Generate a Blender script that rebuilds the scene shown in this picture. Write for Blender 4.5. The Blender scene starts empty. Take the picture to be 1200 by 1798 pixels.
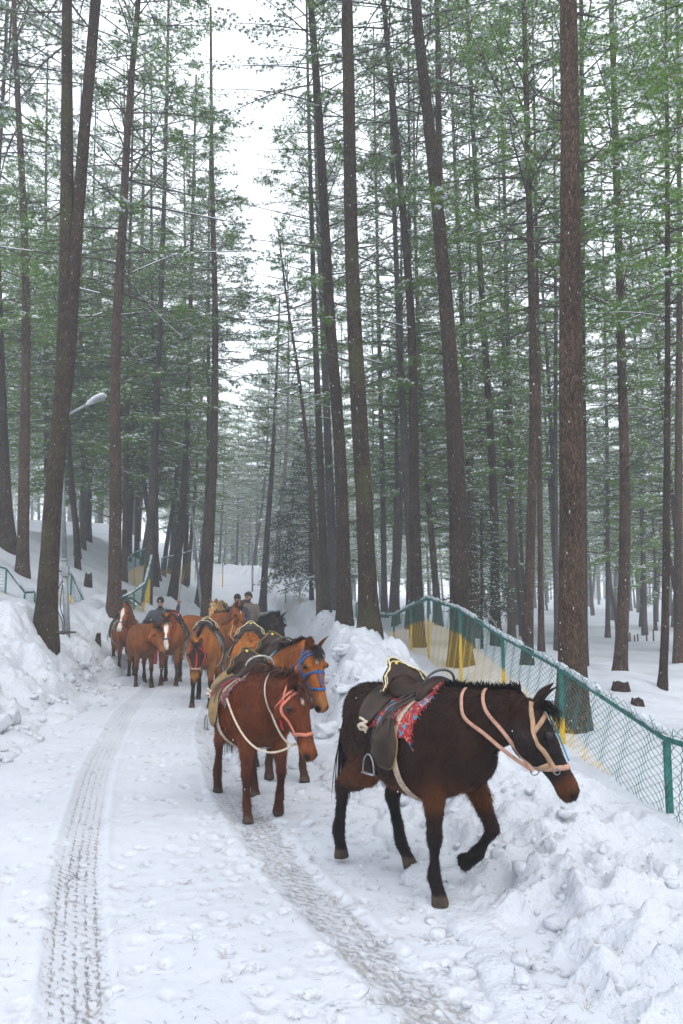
import bpy, bmesh, math, random
import numpy as np
from mathutils import Vector, Matrix, noise as mnoise
from mathutils.bvhtree import BVHTree

R = math.radians
rng = np.random.default_rng(7)
random.seed(7)
scene = bpy.context.scene
COL = scene.collection

# ------------------------------------------------------------------ camera
FPX, CX, CY, HORIZON, EYE = 1350.0, 600.0, 899.0, 1052.0, 1.62
TILT = math.atan((HORIZON - CY) / FPX)
cam_data = bpy.data.cameras.new("camera")
cam = bpy.data.objects.new("camera", cam_data)
COL.objects.link(cam)
cam.location = (0, 0, EYE)
cam.rotation_euler = (math.pi / 2 + TILT, 0, 0)
cam_data.sensor_fit = 'HORIZONTAL'
cam_data.sensor_width = 36.0
cam_data.lens = 36.0 * FPX / 1200.0
cam_data.clip_start = 0.05
cam_data.clip_end = 3000
scene.camera = cam

# ------------------------------------------------------------------ overcast sky and weak sun
SUN_ELEV, SUN_ROT = R(48), R(150)
world = bpy.data.worlds.new("World")
scene.world = world
world.use_nodes = True
wn, wl = world.node_tree.nodes, world.node_tree.links
wn.clear()
w_out = wn.new("ShaderNodeOutputWorld")
w_bg = wn.new("ShaderNodeBackground")
w_sky = wn.new("ShaderNodeTexSky")
w_sky.sky_type = 'NISHITA'
w_sky.sun_disc = False
w_sky.sun_elevation = SUN_ELEV
w_sky.sun_rotation = SUN_ROT
w_sky.air_density = 1.0
w_sky.dust_density = 6.0
w_mix = wn.new("ShaderNodeMix")
w_mix.data_type = 'RGBA'
w_mix.inputs[0].default_value = 0.82            # thick even cloud over the clear sky
w_mix.inputs[7].default_value = (8.9, 9.4, 10.15, 1)
wl.new(w_sky.outputs[0], w_mix.inputs[6])
wl.new(w_mix.outputs[2], w_bg.inputs[0])
w_bg.inputs[1].default_value = 0.15
wl.new(w_bg.outputs[0], w_out.inputs[0])

sun_data = bpy.data.lights.new("sun", 'SUN')
sun_data.energy = 0.55
sun_data.angle = R(25)
sun_data.color = (1.0, 0.97, 0.93)
sun = bpy.data.objects.new("sun", sun_data)
COL.objects.link(sun)
sun.rotation_euler = (math.pi / 2 - SUN_ELEV, 0, math.pi - SUN_ROT)

scene.view_settings.view_transform = 'Standard'
scene.view_settings.look = 'None'
scene.view_settings.gamma = 1.0
scene.view_settings.exposure = 0.68
scene.render.engine = 'CYCLES'
scene.cycles.max_bounces = 6
scene.cycles.diffuse_bounces = 3
scene.cycles.glossy_bounces = 2
scene.cycles.transmission_bounces = 2
scene.cycles.volume_bounces = 1
scene.cycles.transparent_max_bounces = 8
scene.cycles.use_denoising = True
scene.cycles.use_adaptive_sampling = True
scene.cycles.adaptive_threshold = 0.03

# ------------------------------------------------------------------ helpers
def P(px, py, depth):
    """World point seen at a photograph pixel, at a distance ahead of the camera."""
    u, v = (px - CX) / FPX, (CY - py) / FPX
    d = Vector((u, math.cos(TILT) - v * math.sin(TILT), math.sin(TILT) + v * math.cos(TILT)))
    return Vector((0, 0, EYE)) + d * (depth / d.y)

def np_mesh(name, verts, faces, smooth=True):
    """Mesh from an (n,3) array and one or more (m,k) face arrays."""
    me = bpy.data.meshes.new(name)
    verts = np.ascontiguousarray(verts, dtype=np.float32)
    if not isinstance(faces, (list, tuple)):
        faces = [faces]
    faces = [np.asarray(f, dtype=np.int32) for f in faces if len(f)]
    me.vertices.add(len(verts))
    me.vertices.foreach_set("co", verts.ravel())
    nl = sum(f.size for f in faces)
    npoly = sum(len(f) for f in faces)
    me.loops.add(nl)
    me.polygons.add(npoly)
    if nl:
        me.loops.foreach_set("vertex_index", np.concatenate([f.ravel() for f in faces]))
        tot = np.concatenate([np.full(len(f), f.shape[1], np.int32) for f in faces])
        start = np.concatenate([[0], np.cumsum(tot)[:-1]]).astype(np.int32)
        me.polygons.foreach_set("loop_start", start)
        me.polygons.foreach_set("loop_total", tot)
        me.polygons.foreach_set("use_smooth", np.full(npoly, smooth, bool))
    me.update(calc_edges=True)
    me.validate()
    return me

def add_obj(name, me, mats=(), parent=None, loc=None, rot=None, scale=None):
    o = bpy.data.objects.new(name, me)
    COL.objects.link(o)
    if me is not None and mats and not len(me.materials):
        for m in (mats if isinstance(mats, (list, tuple)) else [mats]):
            me.materials.append(m)
    if parent is not None:
        o.parent = parent
    if loc is not None:
        o.location = loc
    if rot is not None:
        o.rotation_euler = rot
    if scale is not None:
        o.scale = (scale,) * 3 if isinstance(scale, (int, float)) else scale
    return o

def tag(o, label=None, category=None, group=None, kind=None):
    if label: o["label"] = label
    if category: o["category"] = category
    if group: o["group"] = group
    if kind: o["kind"] = kind
    return o

def thing(name, label, category, loc=(0, 0, 0), rotz=0.0, group=None, scale=None):
    o = bpy.data.objects.new(name, None)
    o.empty_display_size = 0.1
    COL.objects.link(o)
    o.location = loc
    o.rotation_euler = (0, 0, rotz)
    if scale: o.scale = (scale,) * 3
    return tag(o, label, category, group)

def set_color(me, name, cols):
    a = me.attributes.new(name, 'FLOAT_COLOR', 'POINT')
    c = np.ones((len(me.vertices), 4), np.float32)
    c[:, :3] = cols
    a.data.foreach_set("color", c.ravel())

def set_float(me, name, vals):
    a = me.attributes.new(name, 'FLOAT', 'POINT')
    a.data.foreach_set("value", np.asarray(vals, np.float32).ravel())

def set_mat_index(me, idx):
    me.polygons.foreach_set("material_index", np.asarray(idx, np.int32))

def blades(pos, direc, length, width, rnd):
    """One thin triangle per needle bundle."""
    n = len(pos)
    side = np.cross(direc, rnd.normal(size=(n, 3)))
    side /= np.linalg.norm(side, axis=1, keepdims=True) + 1e-9
    w = (width / 2)[:, None] if np.ndim(width) else width / 2
    v = np.stack([pos - side * w, pos + side * w, pos + direc * length[:, None]], 1).reshape(-1, 3)
    return v

def mesh_co(me):
    co = np.empty(len(me.vertices) * 3, np.float32)
    me.vertices.foreach_get("co", co)
    return co.reshape(-1, 3)

def smoothstep(a, b, x):
    t = np.clip((np.asarray(x, float) - a) / (b - a), 0, 1)
    return t * t * (3 - 2 * t)

# value noise on numpy arrays -------------------------------------------------
_perm = np.random.default_rng(3).random((256, 256))
_perm3 = np.random.default_rng(4).random((64, 64, 64))
def vnoise(x, y):
    xi, yi = np.floor(x).astype(int), np.floor(y).astype(int)
    fx, fy = x - xi, y - yi
    fx, fy = fx * fx * (3 - 2 * fx), fy * fy * (3 - 2 * fy)
    g = lambda i, j: _perm[(xi + i) & 255, (yi + j) & 255]
    return (g(0, 0) * (1 - fx) + g(1, 0) * fx) * (1 - fy) + (g(0, 1) * (1 - fx) + g(1, 1) * fx) * fy
def fbm(x, y, octaves=4, gain=0.5):
    s, a, t = 0.0, 1.0, 0.0
    for k in range(octaves):
        s = s + a * vnoise(x * 2 ** k + 17.3 * k, y * 2 ** k - 9.1 * k)
        t += a
        a *= gain
    return s / t - 0.5
def vnoise3(p):
    i = np.floor(p).astype(int)
    f = p - i
    f = f * f * (3 - 2 * f)
    r = 0.0
    for a in (0, 1):
        for b in (0, 1):
            for c in (0, 1):
                w = (f[:, 0] if a else 1 - f[:, 0]) * (f[:, 1] if b else 1 - f[:, 1]) * (f[:, 2] if c else 1 - f[:, 2])
                r = r + w * _perm3[(i[:, 0] + a) & 63, (i[:, 1] + b) & 63, (i[:, 2] + c) & 63]
    return r - 0.5

# tubes, ribbons, lofts --------------------------------------------------------
class Geo:
    """Collects vertices and faces for one mesh."""
    def __init__(self):
        self.v, self.q, self.t, self.n = [], [], [], 0
        self.att = []
    def add(self, v, quads=None, tris=None, att=None):
        v = np.asarray(v, float).reshape(-1, 3)
        if quads is not None and len(quads): self.q.append(np.asarray(quads) + self.n)
        if tris is not None and len(tris): self.t.append(np.asarray(tris) + self.n)
        self.v.append(v)
        if att is not None:
            self.att.append(np.broadcast_to(np.asarray(att, float), (len(v),) + np.shape(att)[-1:] if np.ndim(att) else (len(v),)))
        self.n += len(v)
    def mesh(self, name, smooth=True):
        fs = []
        if self.q: fs.append(np.concatenate(self.q))
        if self.t: fs.append(np.concatenate(self.t))
        return np_mesh(name, np.concatenate(self.v), fs, smooth)

def grid_faces(nr, nc, wrap=False):
    i = np.arange(nr - 1)[:, None] * nc
    m = nc if wrap else nc - 1
    j = np.arange(m)[None, :]
    j2 = (j + 1) % nc
    return np.stack([i + j, i + j2, i + nc + j2, i + nc + j], -1).reshape(-1, 4)

def catmull(pts, n):
    """Resample a polyline (k,d) smoothly to n points."""
    p = np.asarray(pts, float)
    k = len(p)
    d = np.concatenate([[0], np.cumsum(np.linalg.norm(np.diff(p[:, :3], axis=0), axis=1) + 1e-9)])
    t = np.linspace(0, d[-1], n)
    if k == 2:
        return np.stack([np.interp(t, d, p[:, c]) for c in range(p.shape[1])], 1)
    out = np.empty((n, p.shape[1]))
    m = np.gradient(p, d, axis=0)
    idx = np.clip(np.searchsorted(d, t, 'right') - 1, 0, k - 2)
    h = (d[idx + 1] - d[idx])
    s = ((t - d[idx]) / h)[:, None]
    h = h[:, None]
    out = ((2 * s**3 - 3 * s**2 + 1) * p[idx] + (s**3 - 2 * s**2 + s) * h * m[idx]
           + (-2 * s**3 + 3 * s**2) * p[idx + 1] + (s**3 - s**2) * h * m[idx + 1])
    return out

def frames(path, up=(0, 0, 1)):
    t = np.gradient(np.asarray(path, float), axis=0)
    t /= np.linalg.norm(t, axis=1, keepdims=True) + 1e-12
    u0 = np.asarray(up, float)
    n = np.empty_like(t)
    prev = u0 - t[0] * (u0 @ t[0])
    if np.linalg.norm(prev) < 1e-3:
        prev = np.array([1.0, 0, 0]) - t[0] * t[0][0]
    prev /= np.linalg.norm(prev)
    for i in range(len(t)):
        prev = prev - t[i] * (prev @ t[i])
        prev /= np.linalg.norm(prev) + 1e-12
        n[i] = prev
    return t, n, np.cross(t, n)

def tube(geo, path, rad, sides=8, cap=True, up=(0, 0, 1), squash=1.0, att=None):
    path = np.asarray(path, float)
    rad = np.broadcast_to(np.asarray(rad, float), (len(path),))
    t, n, b = frames(path, up)
    a = np.linspace(0, 2 * np.pi, sides, endpoint=False)
    v = path[:, None] + rad[:, None, None] * (np.cos(a)[None, :, None] * n[:, None] * squash + np.sin(a)[None, :, None] * b[:, None])
    v = v.reshape(-1, 3)
    q = grid_faces(len(path), sides, True)
    tr = []
    if cap:
        k = len(v)
        v = np.concatenate([v, path[[0]], path[[-1]]])
        j = np.arange(sides)
        e = (len(path) - 1) * sides
        tr = np.concatenate([np.stack([np.full(sides, k), (j + 1) % sides, j], 1),
                             np.stack([np.full(sides, k + 1), e + j, e + (j + 1) % sides], 1)])
    geo.add(v, q, tr, att)

def box(geo, c, s, rotz=0.0, mat3=None):
    x, y, z = np.asarray(s, float) / 2
    v = np.array([[a * x, b * y, d * z] for a in (-1, 1) for b in (-1, 1) for d in (-1, 1)])
    if mat3 is not None:
        v = v @ np.asarray(mat3).T
    elif rotz:
        cz, sz = math.cos(rotz), math.sin(rotz)
        v = v @ np.array([[cz, sz, 0], [-sz, cz, 0], [0, 0, 1]])
    geo.add(v + np.asarray(c, float), [[0, 1, 3, 2], [4, 6, 7, 5], [0, 4, 5, 1], [2, 3, 7, 6], [0, 2, 6, 4], [1, 5, 7, 3]])

# ------------------------------------------------------------------ materials
def new_mat(name):
    m = bpy.data.materials.new(name)
    m.use_nodes = True
    nt = m.node_tree
    b = nt.nodes["Principled BSDF"]
    b.inputs["Specular IOR Level"].default_value = 0.3
    return m, nt, b

def N(nt, kind, **kw):
    n = nt.nodes.new(kind)
    for k, v in kw.items():
        if k.startswith("i_"):
            key = k[2:]
            n.inputs[int(key) if key.isdigit() else key.replace("_", " ")].default_value = v
        else:
            setattr(n, k, v)
    return n

def ramp(nt, src, stops, interp='LINEAR'):
    n = nt.nodes.new("ShaderNodeValToRGB")
    n.color_ramp.interpolation = interp
    el = n.color_ramp.elements
    while len(el) < len(stops): el.new(0.5)
    for e, (p, c) in zip(el, stops):
        e.position = p
        e.color = (*c, 1) if len(c) == 3 else c
    nt.links.new(src, n.inputs[0])
    return n.outputs[0]

def math_n(nt, op, a, b=None, c=None, clamp=False):
    n = nt.nodes.new("ShaderNodeMath")
    n.operation = op
    n.use_clamp = clamp
    for i, s in enumerate((a, b, c)):
        if s is None: continue
        if isinstance(s, (int, float)): n.inputs[i].default_value = s
        else: nt.links.new(s, n.inputs[i])
    return n.outputs[0]

def mixc(nt, fac, a, b, blend='MIX'):
    n = nt.nodes.new("ShaderNodeMix")
    n.data_type = 'RGBA'
    n.blend_type = blend
    for i, s in ((0, fac), (6, a), (7, b)):
        if isinstance(s, (int, float)): n.inputs[i].default_value = s
        elif isinstance(s, tuple): n.inputs[i].default_value = (*s, 1) if len(s) == 3 else s
        else: nt.links.new(s, n.inputs[i])
    return n.outputs[2]

def bump(nt, bsdf, height, strength=0.5, dist=0.02):
    n = nt.nodes.new("ShaderNodeBump")
    n.inputs["Strength"].default_value = strength
    n.inputs["Distance"].default_value = dist
    nt.links.new(height, n.inputs["Height"])
    nt.links.new(n.outputs[0], bsdf.inputs["Normal"])
    return n

def simple_mat(name, color, rough=0.6, metallic=0.0, var=0.25, scale=20.0, bump_s=0.0, spec=0.3):
    m, nt, b = new_mat(name)
    co = N(nt, "ShaderNodeTexCoord")
    nz = N(nt, "ShaderNodeTexNoise", i_Scale=scale, i_Detail=5.0)
    nt.links.new(co.outputs["Object"], nz.inputs["Vector"])
    lo = tuple(c * (1 - var) for c in color)
    hi = tuple(min(1, c * (1 + var)) for c in color)
    nt.links.new(ramp(nt, nz.outputs[0], [(0.3, lo), (0.7, hi)]), b.inputs["Base Color"])
    b.inputs["Roughness"].default_value = rough
    b.inputs["Metallic"].default_value = metallic
    b.inputs["Specular IOR Level"].default_value = spec
    if bump_s: bump(nt, b, nz.outputs[0], bump_s, 0.01)
    return m

M = {}

def make_snow(name, road=False):
    m, nt, b = new_mat(name)
    L = nt.links.new
    geo = N(nt, "ShaderNodeNewGeometry")
    n1 = N(nt, "ShaderNodeTexNoise", i_Scale=9.0, i_Detail=6.0, i_Roughness=0.6)
    n2 = N(nt, "ShaderNodeTexNoise", i_Scale=55.0, i_Detail=4.0, i_Roughness=0.65)
    n3 = N(nt, "ShaderNodeTexNoise", i_Scale=0.7, i_Detail=4.0)
    for n in (n1, n2, n3): L(geo.outputs["Position"], n.inputs["Vector"])
    snow = ramp(nt, n3.outputs[0], [(0.3, (0.45, 0.472, 0.512)), (0.7, (0.53, 0.55, 0.586))])
    vb = N(nt, "ShaderNodeTexVoronoi", i_Scale=24.0, i_Detail=2.0)
    wv = mixc(nt, 0.05, geo.outputs["Position"], n1.outputs[1], 'ADD')
    L(wv, vb.inputs["Vector"])
    n4 = N(nt, "ShaderNodeTexNoise", i_Scale=150.0, i_Detail=3.0)
    L(geo.outputs["Position"], n4.inputs["Vector"])
    h = math_n(nt, 'ADD', math_n(nt, 'MULTIPLY', n1.outputs[0], 1.0), math_n(nt, 'MULTIPLY', n2.outputs[0], 0.45))
    h = math_n(nt, 'ADD', h, math_n(nt, 'MULTIPLY', n4.outputs[0], 0.22))
    if not road: h = math_n(nt, 'SUBTRACT', h, math_n(nt, 'MULTIPLY', vb.outputs["Distance"], 0.55))
    col = snow
    if road:
        at = N(nt, "ShaderNodeAttribute", attribute_name="track")
        dt = N(nt, "ShaderNodeAttribute", attribute_name="dirt")
        sep = N(nt, "ShaderNodeSeparateXYZ")
        L(at.outputs["Vector"], sep.inputs[0])
        masks, ins = [], []
        for k, seed, lo, hi, amt in ((0, 0.0, 0.515, 0.60, 1.0), (1, 40.0, 0.50, 0.60, 1.0)):
            u, v = sep.outputs[k], sep.outputs[2]
            edge = math_n(nt, 'SUBTRACT', 1.0, math_n(nt, 'ABSOLUTE', u))
            eb = N(nt, "ShaderNodeTexNoise", i_Scale=5.0, i_Detail=4.0)
            L(geo.outputs["Position"], eb.inputs["Vector"])
            edge = math_n(nt, 'ADD', edge, math_n(nt, 'MULTIPLY', math_n(nt, 'SUBTRACT', eb.outputs[0], 0.5 if k == 0 else 0.56), 0.5 if k == 0 else 1.5))
            inside = ramp(nt, edge, [(0.0, (0, 0, 0)), (0.30, (1, 1, 1))])
            ins.append(inside)
            cmb = N(nt, "ShaderNodeCombineXYZ")
            L(math_n(nt, 'MULTIPLY', u, 7.5), cmb.inputs[0]); L(math_n(nt, 'MULTIPLY', v, 24.0), cmb.inputs[1]); cmb.inputs[2].default_value = seed
            g = N(nt, "ShaderNodeTexNoise", i_Scale=1.0, i_Detail=8.0, i_Roughness=0.78)
            L(cmb.outputs[0], g.inputs["Vector"])
            cm2 = N(nt, "ShaderNodeCombineXYZ")
            L(math_n(nt, 'MULTIPLY', u, 0.8), cm2.inputs[0]); L(math_n(nt, 'MULTIPLY', v, 0.9), cm2.inputs[1]); cm2.inputs[2].default_value = seed + 5
            g2 = N(nt, "ShaderNodeTexNoise", i_Scale=1.0, i_Detail=3.0)
            L(cm2.outputs[0], g2.inputs["Vector"])
            # tread: ribs along the tyre and short blocks across
            rib = math_n(nt, 'ABSOLUTE', math_n(nt, 'SINE', math_n(nt, 'MULTIPLY', u, 9.4)))
            blk = math_n(nt, 'SINE', math_n(nt, 'ADD', math_n(nt, 'MULTIPLY', v, 95.0), math_n(nt, 'MULTIPLY', u, 14.0)))
            tread = math_n(nt, 'ADD', math_n(nt, 'MULTIPLY', rib, 0.11 if k == 0 else 0.05), math_n(nt, 'MULTIPLY', blk, 0.035))
            s = math_n(nt, 'SUBTRACT', g.outputs[0], tread)
            s = math_n(nt, 'ADD', s, math_n(nt, 'MULTIPLY', math_n(nt, 'SUBTRACT', g2.outputs[0], 0.5), 0.30))
            near = ramp(nt, math_n(nt, 'MULTIPLY', v, 0.05), [(0.14, (0.085,) * 3), (0.26, (0.045,) * 3), (0.5, (-0.0,) * 3), (0.9, (0,) * 3)])
            s = math_n(nt, 'ADD', s, near)
            mk = ramp(nt, s, [(lo, (0, 0, 0)), (hi, (1, 1, 1))])
            masks.append(math_n(nt, 'MULTIPLY', math_n(nt, 'MULTIPLY', mk, inside), 1.0 if k == 0 else 0.72))
            h = math_n(nt, 'ADD', h, math_n(nt, 'MULTIPLY', math_n(nt, 'MULTIPLY', tread, inside), 3.2))
            h = math_n(nt, 'SUBTRACT', h, math_n(nt, 'MULTIPLY', mk, math_n(nt, 'MULTIPLY', inside, 0.5)))
        trk = math_n(nt, 'MAXIMUM', masks[0], masks[1])
        nd = N(nt, "ShaderNodeTexNoise", i_Scale=34.0, i_Detail=5.0, i_Roughness=0.7)
        L(geo.outputs["Position"], nd.inputs["Vector"])
        sp = math_n(nt, 'MULTIPLY', dt.outputs["Fac"], ramp(nt, nd.outputs[0], [(0.46, (0, 0, 0)), (0.60, (1, 1, 1))]))
        nc = N(nt, "ShaderNodeTexNoise", i_Scale=6.0, i_Detail=3.0)
        L(geo.outputs["Position"], nc.inputs["Vector"])
        dcol = ramp(nt, nc.outputs[0], [(0.35, (0.07, 0.068, 0.07)), (0.55, (0.13, 0.11, 0.098)), (0.7, (0.20, 0.145, 0.10))])
        # trodden road snow is a little greyer than fresh snow
        both = math_n(nt, 'MAXIMUM', ins[0], ins[1])
        col = mixc(nt, math_n(nt, 'MULTIPLY', both, 0.16), col, (0.30, 0.29, 0.285))
        col = mixc(nt, math_n(nt, 'MULTIPLY', trk, 0.74), col, dcol)
        col = mixc(nt, math_n(nt, 'MULTIPLY', sp, 0.78), col, dcol)
    L(col, b.inputs["Base Color"])
    b.inputs["Roughness"].default_value = 0.55
    b.inputs["Specular IOR Level"].default_value = 0.25
    bump(nt, b, h, 0.55 if not road else 0.5, 0.026 if not road else 0.010)
    return m

M["snow"] = make_snow("snow_surface")
M["road_snow"] = make_snow("packed_road_snow", True)

def make_bark(name, a, bcol, moss=0.0, scale=1.0):
    m, nt, b = new_mat(name)
    L = nt.links.new
    at = N(nt, "ShaderNodeAttribute", attribute_name="bark")
    mp = N(nt, "ShaderNodeMapping")
    mp.inputs["Scale"].default_value = (48 * scale, 48 * scale, 12 * scale)
    L(at.outputs["Vector"], mp.inputs[0])
    vo = N(nt, "ShaderNodeTexVoronoi", feature='DISTANCE_TO_EDGE', i_Scale=1.0)
    vc = N(nt, "ShaderNodeTexVoronoi", feature='F1', i_Scale=1.0)
    nz = N(nt, "ShaderNodeTexNoise", i_Scale=0.55, i_Detail=6.0, i_Roughness=0.7)
    wob = mixc(nt, 0.55, mp.outputs[0], nz.outputs[1], 'ADD')
    L(mp.outputs[0], nz.inputs["Vector"])
    L(wob, vo.inputs["Vector"]); L(wob, vc.inputs["Vector"])
    plate = mixc(nt, vc.outputs["Color"], a, bcol)
    crack = ramp(nt, vo.outputs["Distance"], [(0.0, (0.22, 0.22, 0.22)), (0.13, (1, 1, 1))])
    col = mixc(nt, 1.0, plate, crack, 'MULTIPLY')
    big = N(nt, "ShaderNodeTexNoise", i_Scale=1.3, i_Detail=4.0)
    L(at.outputs["Vector"], big.inputs["Vector"])
    col = mixc(nt, 1.0, col, ramp(nt, big.outputs[0], [(0.3, (0.65, 0.65, 0.66)), (0.7, (1.2, 1.15, 1.1))]), 'MULTIPLY')
    if moss:
        col = mixc(nt, math_n(nt, 'MULTIPLY', ramp(nt, big.outputs[0], [(0.52, (0, 0, 0)), (0.68, (1, 1, 1))]), moss), col, (0.05, 0.058, 0.018))
    # wet snow stuck in the cracks as small flecks
    fl = N(nt, "ShaderNodeTexNoise", i_Scale=42.0, i_Detail=2.0)
    mf = N(nt, "ShaderNodeMapping")
    mf.inputs["Scale"].default_value = (1, 1, 0.35)
    L(at.outputs["Vector"], mf.inputs[0]); L(mf.outputs[0], fl.inputs["Vector"])
    col = mixc(nt, ramp(nt, fl.outputs[0], [(0.70, (0, 0, 0)), (0.76, (0.75, 0.75, 0.75))]), col, (0.7, 0.72, 0.75))
    L(col, b.inputs["Base Color"])
    b.inputs["Roughness"].default_value = 0.9
    b.inputs["Specular IOR Level"].default_value = 0.1
    hh = math_n(nt, 'ADD', ramp(nt, vo.outputs["Distance"], [(0, (0, 0, 0)), (0.25, (1, 1, 1))]), math_n(nt, 'MULTIPLY', nz.outputs[0], 0.6))
    bump(nt, b, hh, 0.8, 0.02)
    return m

M["bark_dark"] = make_bark("pine_bark_dark", (0.032, 0.022, 0.016), (0.092, 0.064, 0.047))
M["bark_brown"] = make_bark("pine_bark_brown", (0.046, 0.029, 0.020), (0.145, 0.096, 0.068))
M["bark_moss"] = make_bark("pine_bark_mossy", (0.036, 0.026, 0.018), (0.095, 0.072, 0.047), 0.6)
M["bark_grey"] = make_bark("pine_bark_grey", (0.055, 0.046, 0.042), (0.13, 0.11, 0.10))

def make_needles(name, g1, g2, g3, brown=0.05):
    m, nt, b = new_mat(name)
    L = nt.links.new
    geo = N(nt, "ShaderNodeNewGeometry")
    oi = N(nt, "ShaderNodeObjectInfo")
    isl = geo.outputs["Random Per Island"]
    col = ramp(nt, isl, [(0.0, g1), (0.5, g2), (1.0 - brown * 1.5, g3), (1.0 - brown, (0.17, 0.085, 0.03))])
    v = math_n(nt, 'ADD', 0.75, math_n(nt, 'MULTIPLY', oi.outputs["Random"], 0.5))
    cmb = N(nt, "ShaderNodeCombineXYZ")
    for i in range(3): L(v, cmb.inputs[i])
    col = mixc(nt, 1.0, col, cmb.outputs[0], 'MULTIPLY')
    L(col, b.inputs["Base Color"])
    b.inputs["Roughness"].default_value = 0.5
    tr = N(nt, "ShaderNodeBsdfTranslucent")
    L(col, tr.inputs[0])
    mx = N(nt, "ShaderNodeMixShader")
    mx.inputs[0].default_value = 0.52
    L(b.outputs[0], mx.inputs[1]); L(tr.outputs[0], mx.inputs[2])
    L(mx.outputs[0], nt.nodes["Material Output"].inputs[0])
    return m

M["needles"] = make_needles("pine_needles", (0.062, 0.155, 0.028), (0.115, 0.25, 0.038), (0.22, 0.33, 0.05))
M["needles_blue"] = make_needles("pine_needles_frosted", (0.09, 0.17, 0.065), (0.14, 0.24, 0.085), (0.21, 0.30, 0.10), 0.03)
M["needles_dark"] = make_needles("fir_needles_dark", (0.022, 0.05, 0.024), (0.035, 0.078, 0.03), (0.06, 0.115, 0.035), 0.04)
m, nt, b = new_mat("branch_snow")
b.inputs["Base Color"].default_value = (0.84, 0.86, 0.89, 1)
b.inputs["Roughness"].default_value = 0.6
M["branch_snow"] = m
M["twig"] = simple_mat("twig_bark", (0.055, 0.042, 0.035), 0.85, var=0.4, scale=8)
# ================================================================== the ground
def pl(y, pts):
    a = np.array(pts, float)
    return np.interp(y, a[:, 0], a[:, 1])
L_EDGE = [(-30, -0.5), (-5, -1.4), (0, -2.4), (3, -3.0), (5, -3.3), (8.8, -3.9), (13, -4.3), (17, -4.5), (22, -4.5), (35, -5.4), (50, -8.5), (70, -16), (90, -26)]
R_EDGE = [(-30, 4.2), (-5, 2.4), (0, 1.35), (3, 0.85), (4.2, 0.74), (6, 0.35), (9, -0.2), (12, -0.42), (15, -0.45), (19, -0.65), (22, -0.95), (35, -2.7), (50, -5.7), (70, -13), (90, -23)]
def left_edge(y): return pl(y, L_EDGE) + 0.10 * np.sin(y * 1.7) + 0.06 * np.sin(y * 4.1 + 1)
def right_edge(y): return pl(y, R_EDGE) + 0.08 * np.sin(y * 2.1 + 2) + 0.05 * np.sin(y * 5.3)
def road_z(y): 
    y = np.asarray(y, float)
    t = np.clip(y - 15.5, 0, None)
    return 0.058 * (np.sqrt(t * t + 9) - 3)

def base_height(x, y):
    """Smooth lie of the land without the snow lumps."""
    x, y = np.asarray(x, float), np.asarray(y, float)
    zr = road_z(y)
    dl = left_edge(y) - x          # metres beyond the road's left edge
    dr = x - right_edge(y)
    z = zr * 1.0
    # left hillside
    far = smoothstep(6, 16, y)
    hill = 0.72 * smoothstep(0.05, 1.3, dl) + np.clip(dl - 0.9, 0, 5.5) * (0.50 * far + 0.22 * (1 - far)) + np.clip(dl - 6.4, 0, 60) * 0.06
    hill = hill * (0.55 + 0.45 * smoothstep(3, 11, y))
    z = z + np.where(dl > 0, hill, 0)
    z = z + 0.42 * np.exp(-((x + 5.35) / 0.8) ** 2 - ((y - 13.2) / 1.0) ** 2)
    # mound that closes the road in the distance
    z = z + 1.3 * smoothstep(40, 54, y) * smoothstep(4, -6, x)
    # right side: ploughed bank, then the shelf with the fence, then lower forest floor
    bank = (0.20 + 0.28 * smoothstep(5, 9, y) + 0.30 * smoothstep(9, 12.5, y) - 0.2 * smoothstep(17, 24, y))
    shelf = 0.02 + 0.36 * smoothstep(9, 16, y) - 0.15 * smoothstep(18, 24, y)
    rise = bank * smoothstep(0.0, 0.55, dr) * (1 - smoothstep(0.9, 1.9, dr)) + shelf * smoothstep(0.9, 1.9, dr)
    fall = -(zr * 0.85 + 0.36) * smoothstep(3.5, 9, dr) - 0.45 * smoothstep(8, 18, dr) * smoothstep(30, 12, y) 
    z = z + np.where(dr > 0, rise + fall, 0)
    return z

def stamp_bumps(X, Y, xs, ys, Z, centres):
    """Round and angular lumps: max of small domes, on a tensor grid."""
    for cx, cy, r, h, sx, rot in centres:
        i0, i1 = np.searchsorted(xs, (cx - r * 1.3, cx + r * 1.3))
        j0, j1 = np.searchsorted(ys, (cy - r * 1.3, cy + r * 1.3))
        if i1 - i0 < 2 or j1 - j0 < 2: continue
        gx, gy = xs[i0:i1][None, :] - cx, ys[j0:j1][:, None] - cy
        c, s = math.cos(rot), math.sin(rot)
        a, b_ = (gx * c + gy * s) / (r * sx), (-gx * s + gy * c) / r
        d = np.abs(a) ** 2.6 + np.abs(b_) ** 2.6
        dome = h * np.sqrt(np.clip(1 - d, 0, 1))
        dome = dome * (0.8 + 0.5 * HF[j0:j1, i0:i1])
        Z[j0:j1, i0:i1] = np.maximum(Z[j0:j1, i0:i1], dome)

def stretched(lo, hi, step, out_lo, out_hi, growth):
    core = np.arange(lo, hi, step)
    def tail(start, end, sgn):
        r, s, p = [], step, start
        while sgn * (end - p) > 0:
            s *= growth
            p += sgn * s
            r.append(p)
        return r
    return np.array(tail(core[0], out_lo, -1)[::-1] + list(core) + tail(core[-1], out_hi, 1))

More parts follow.
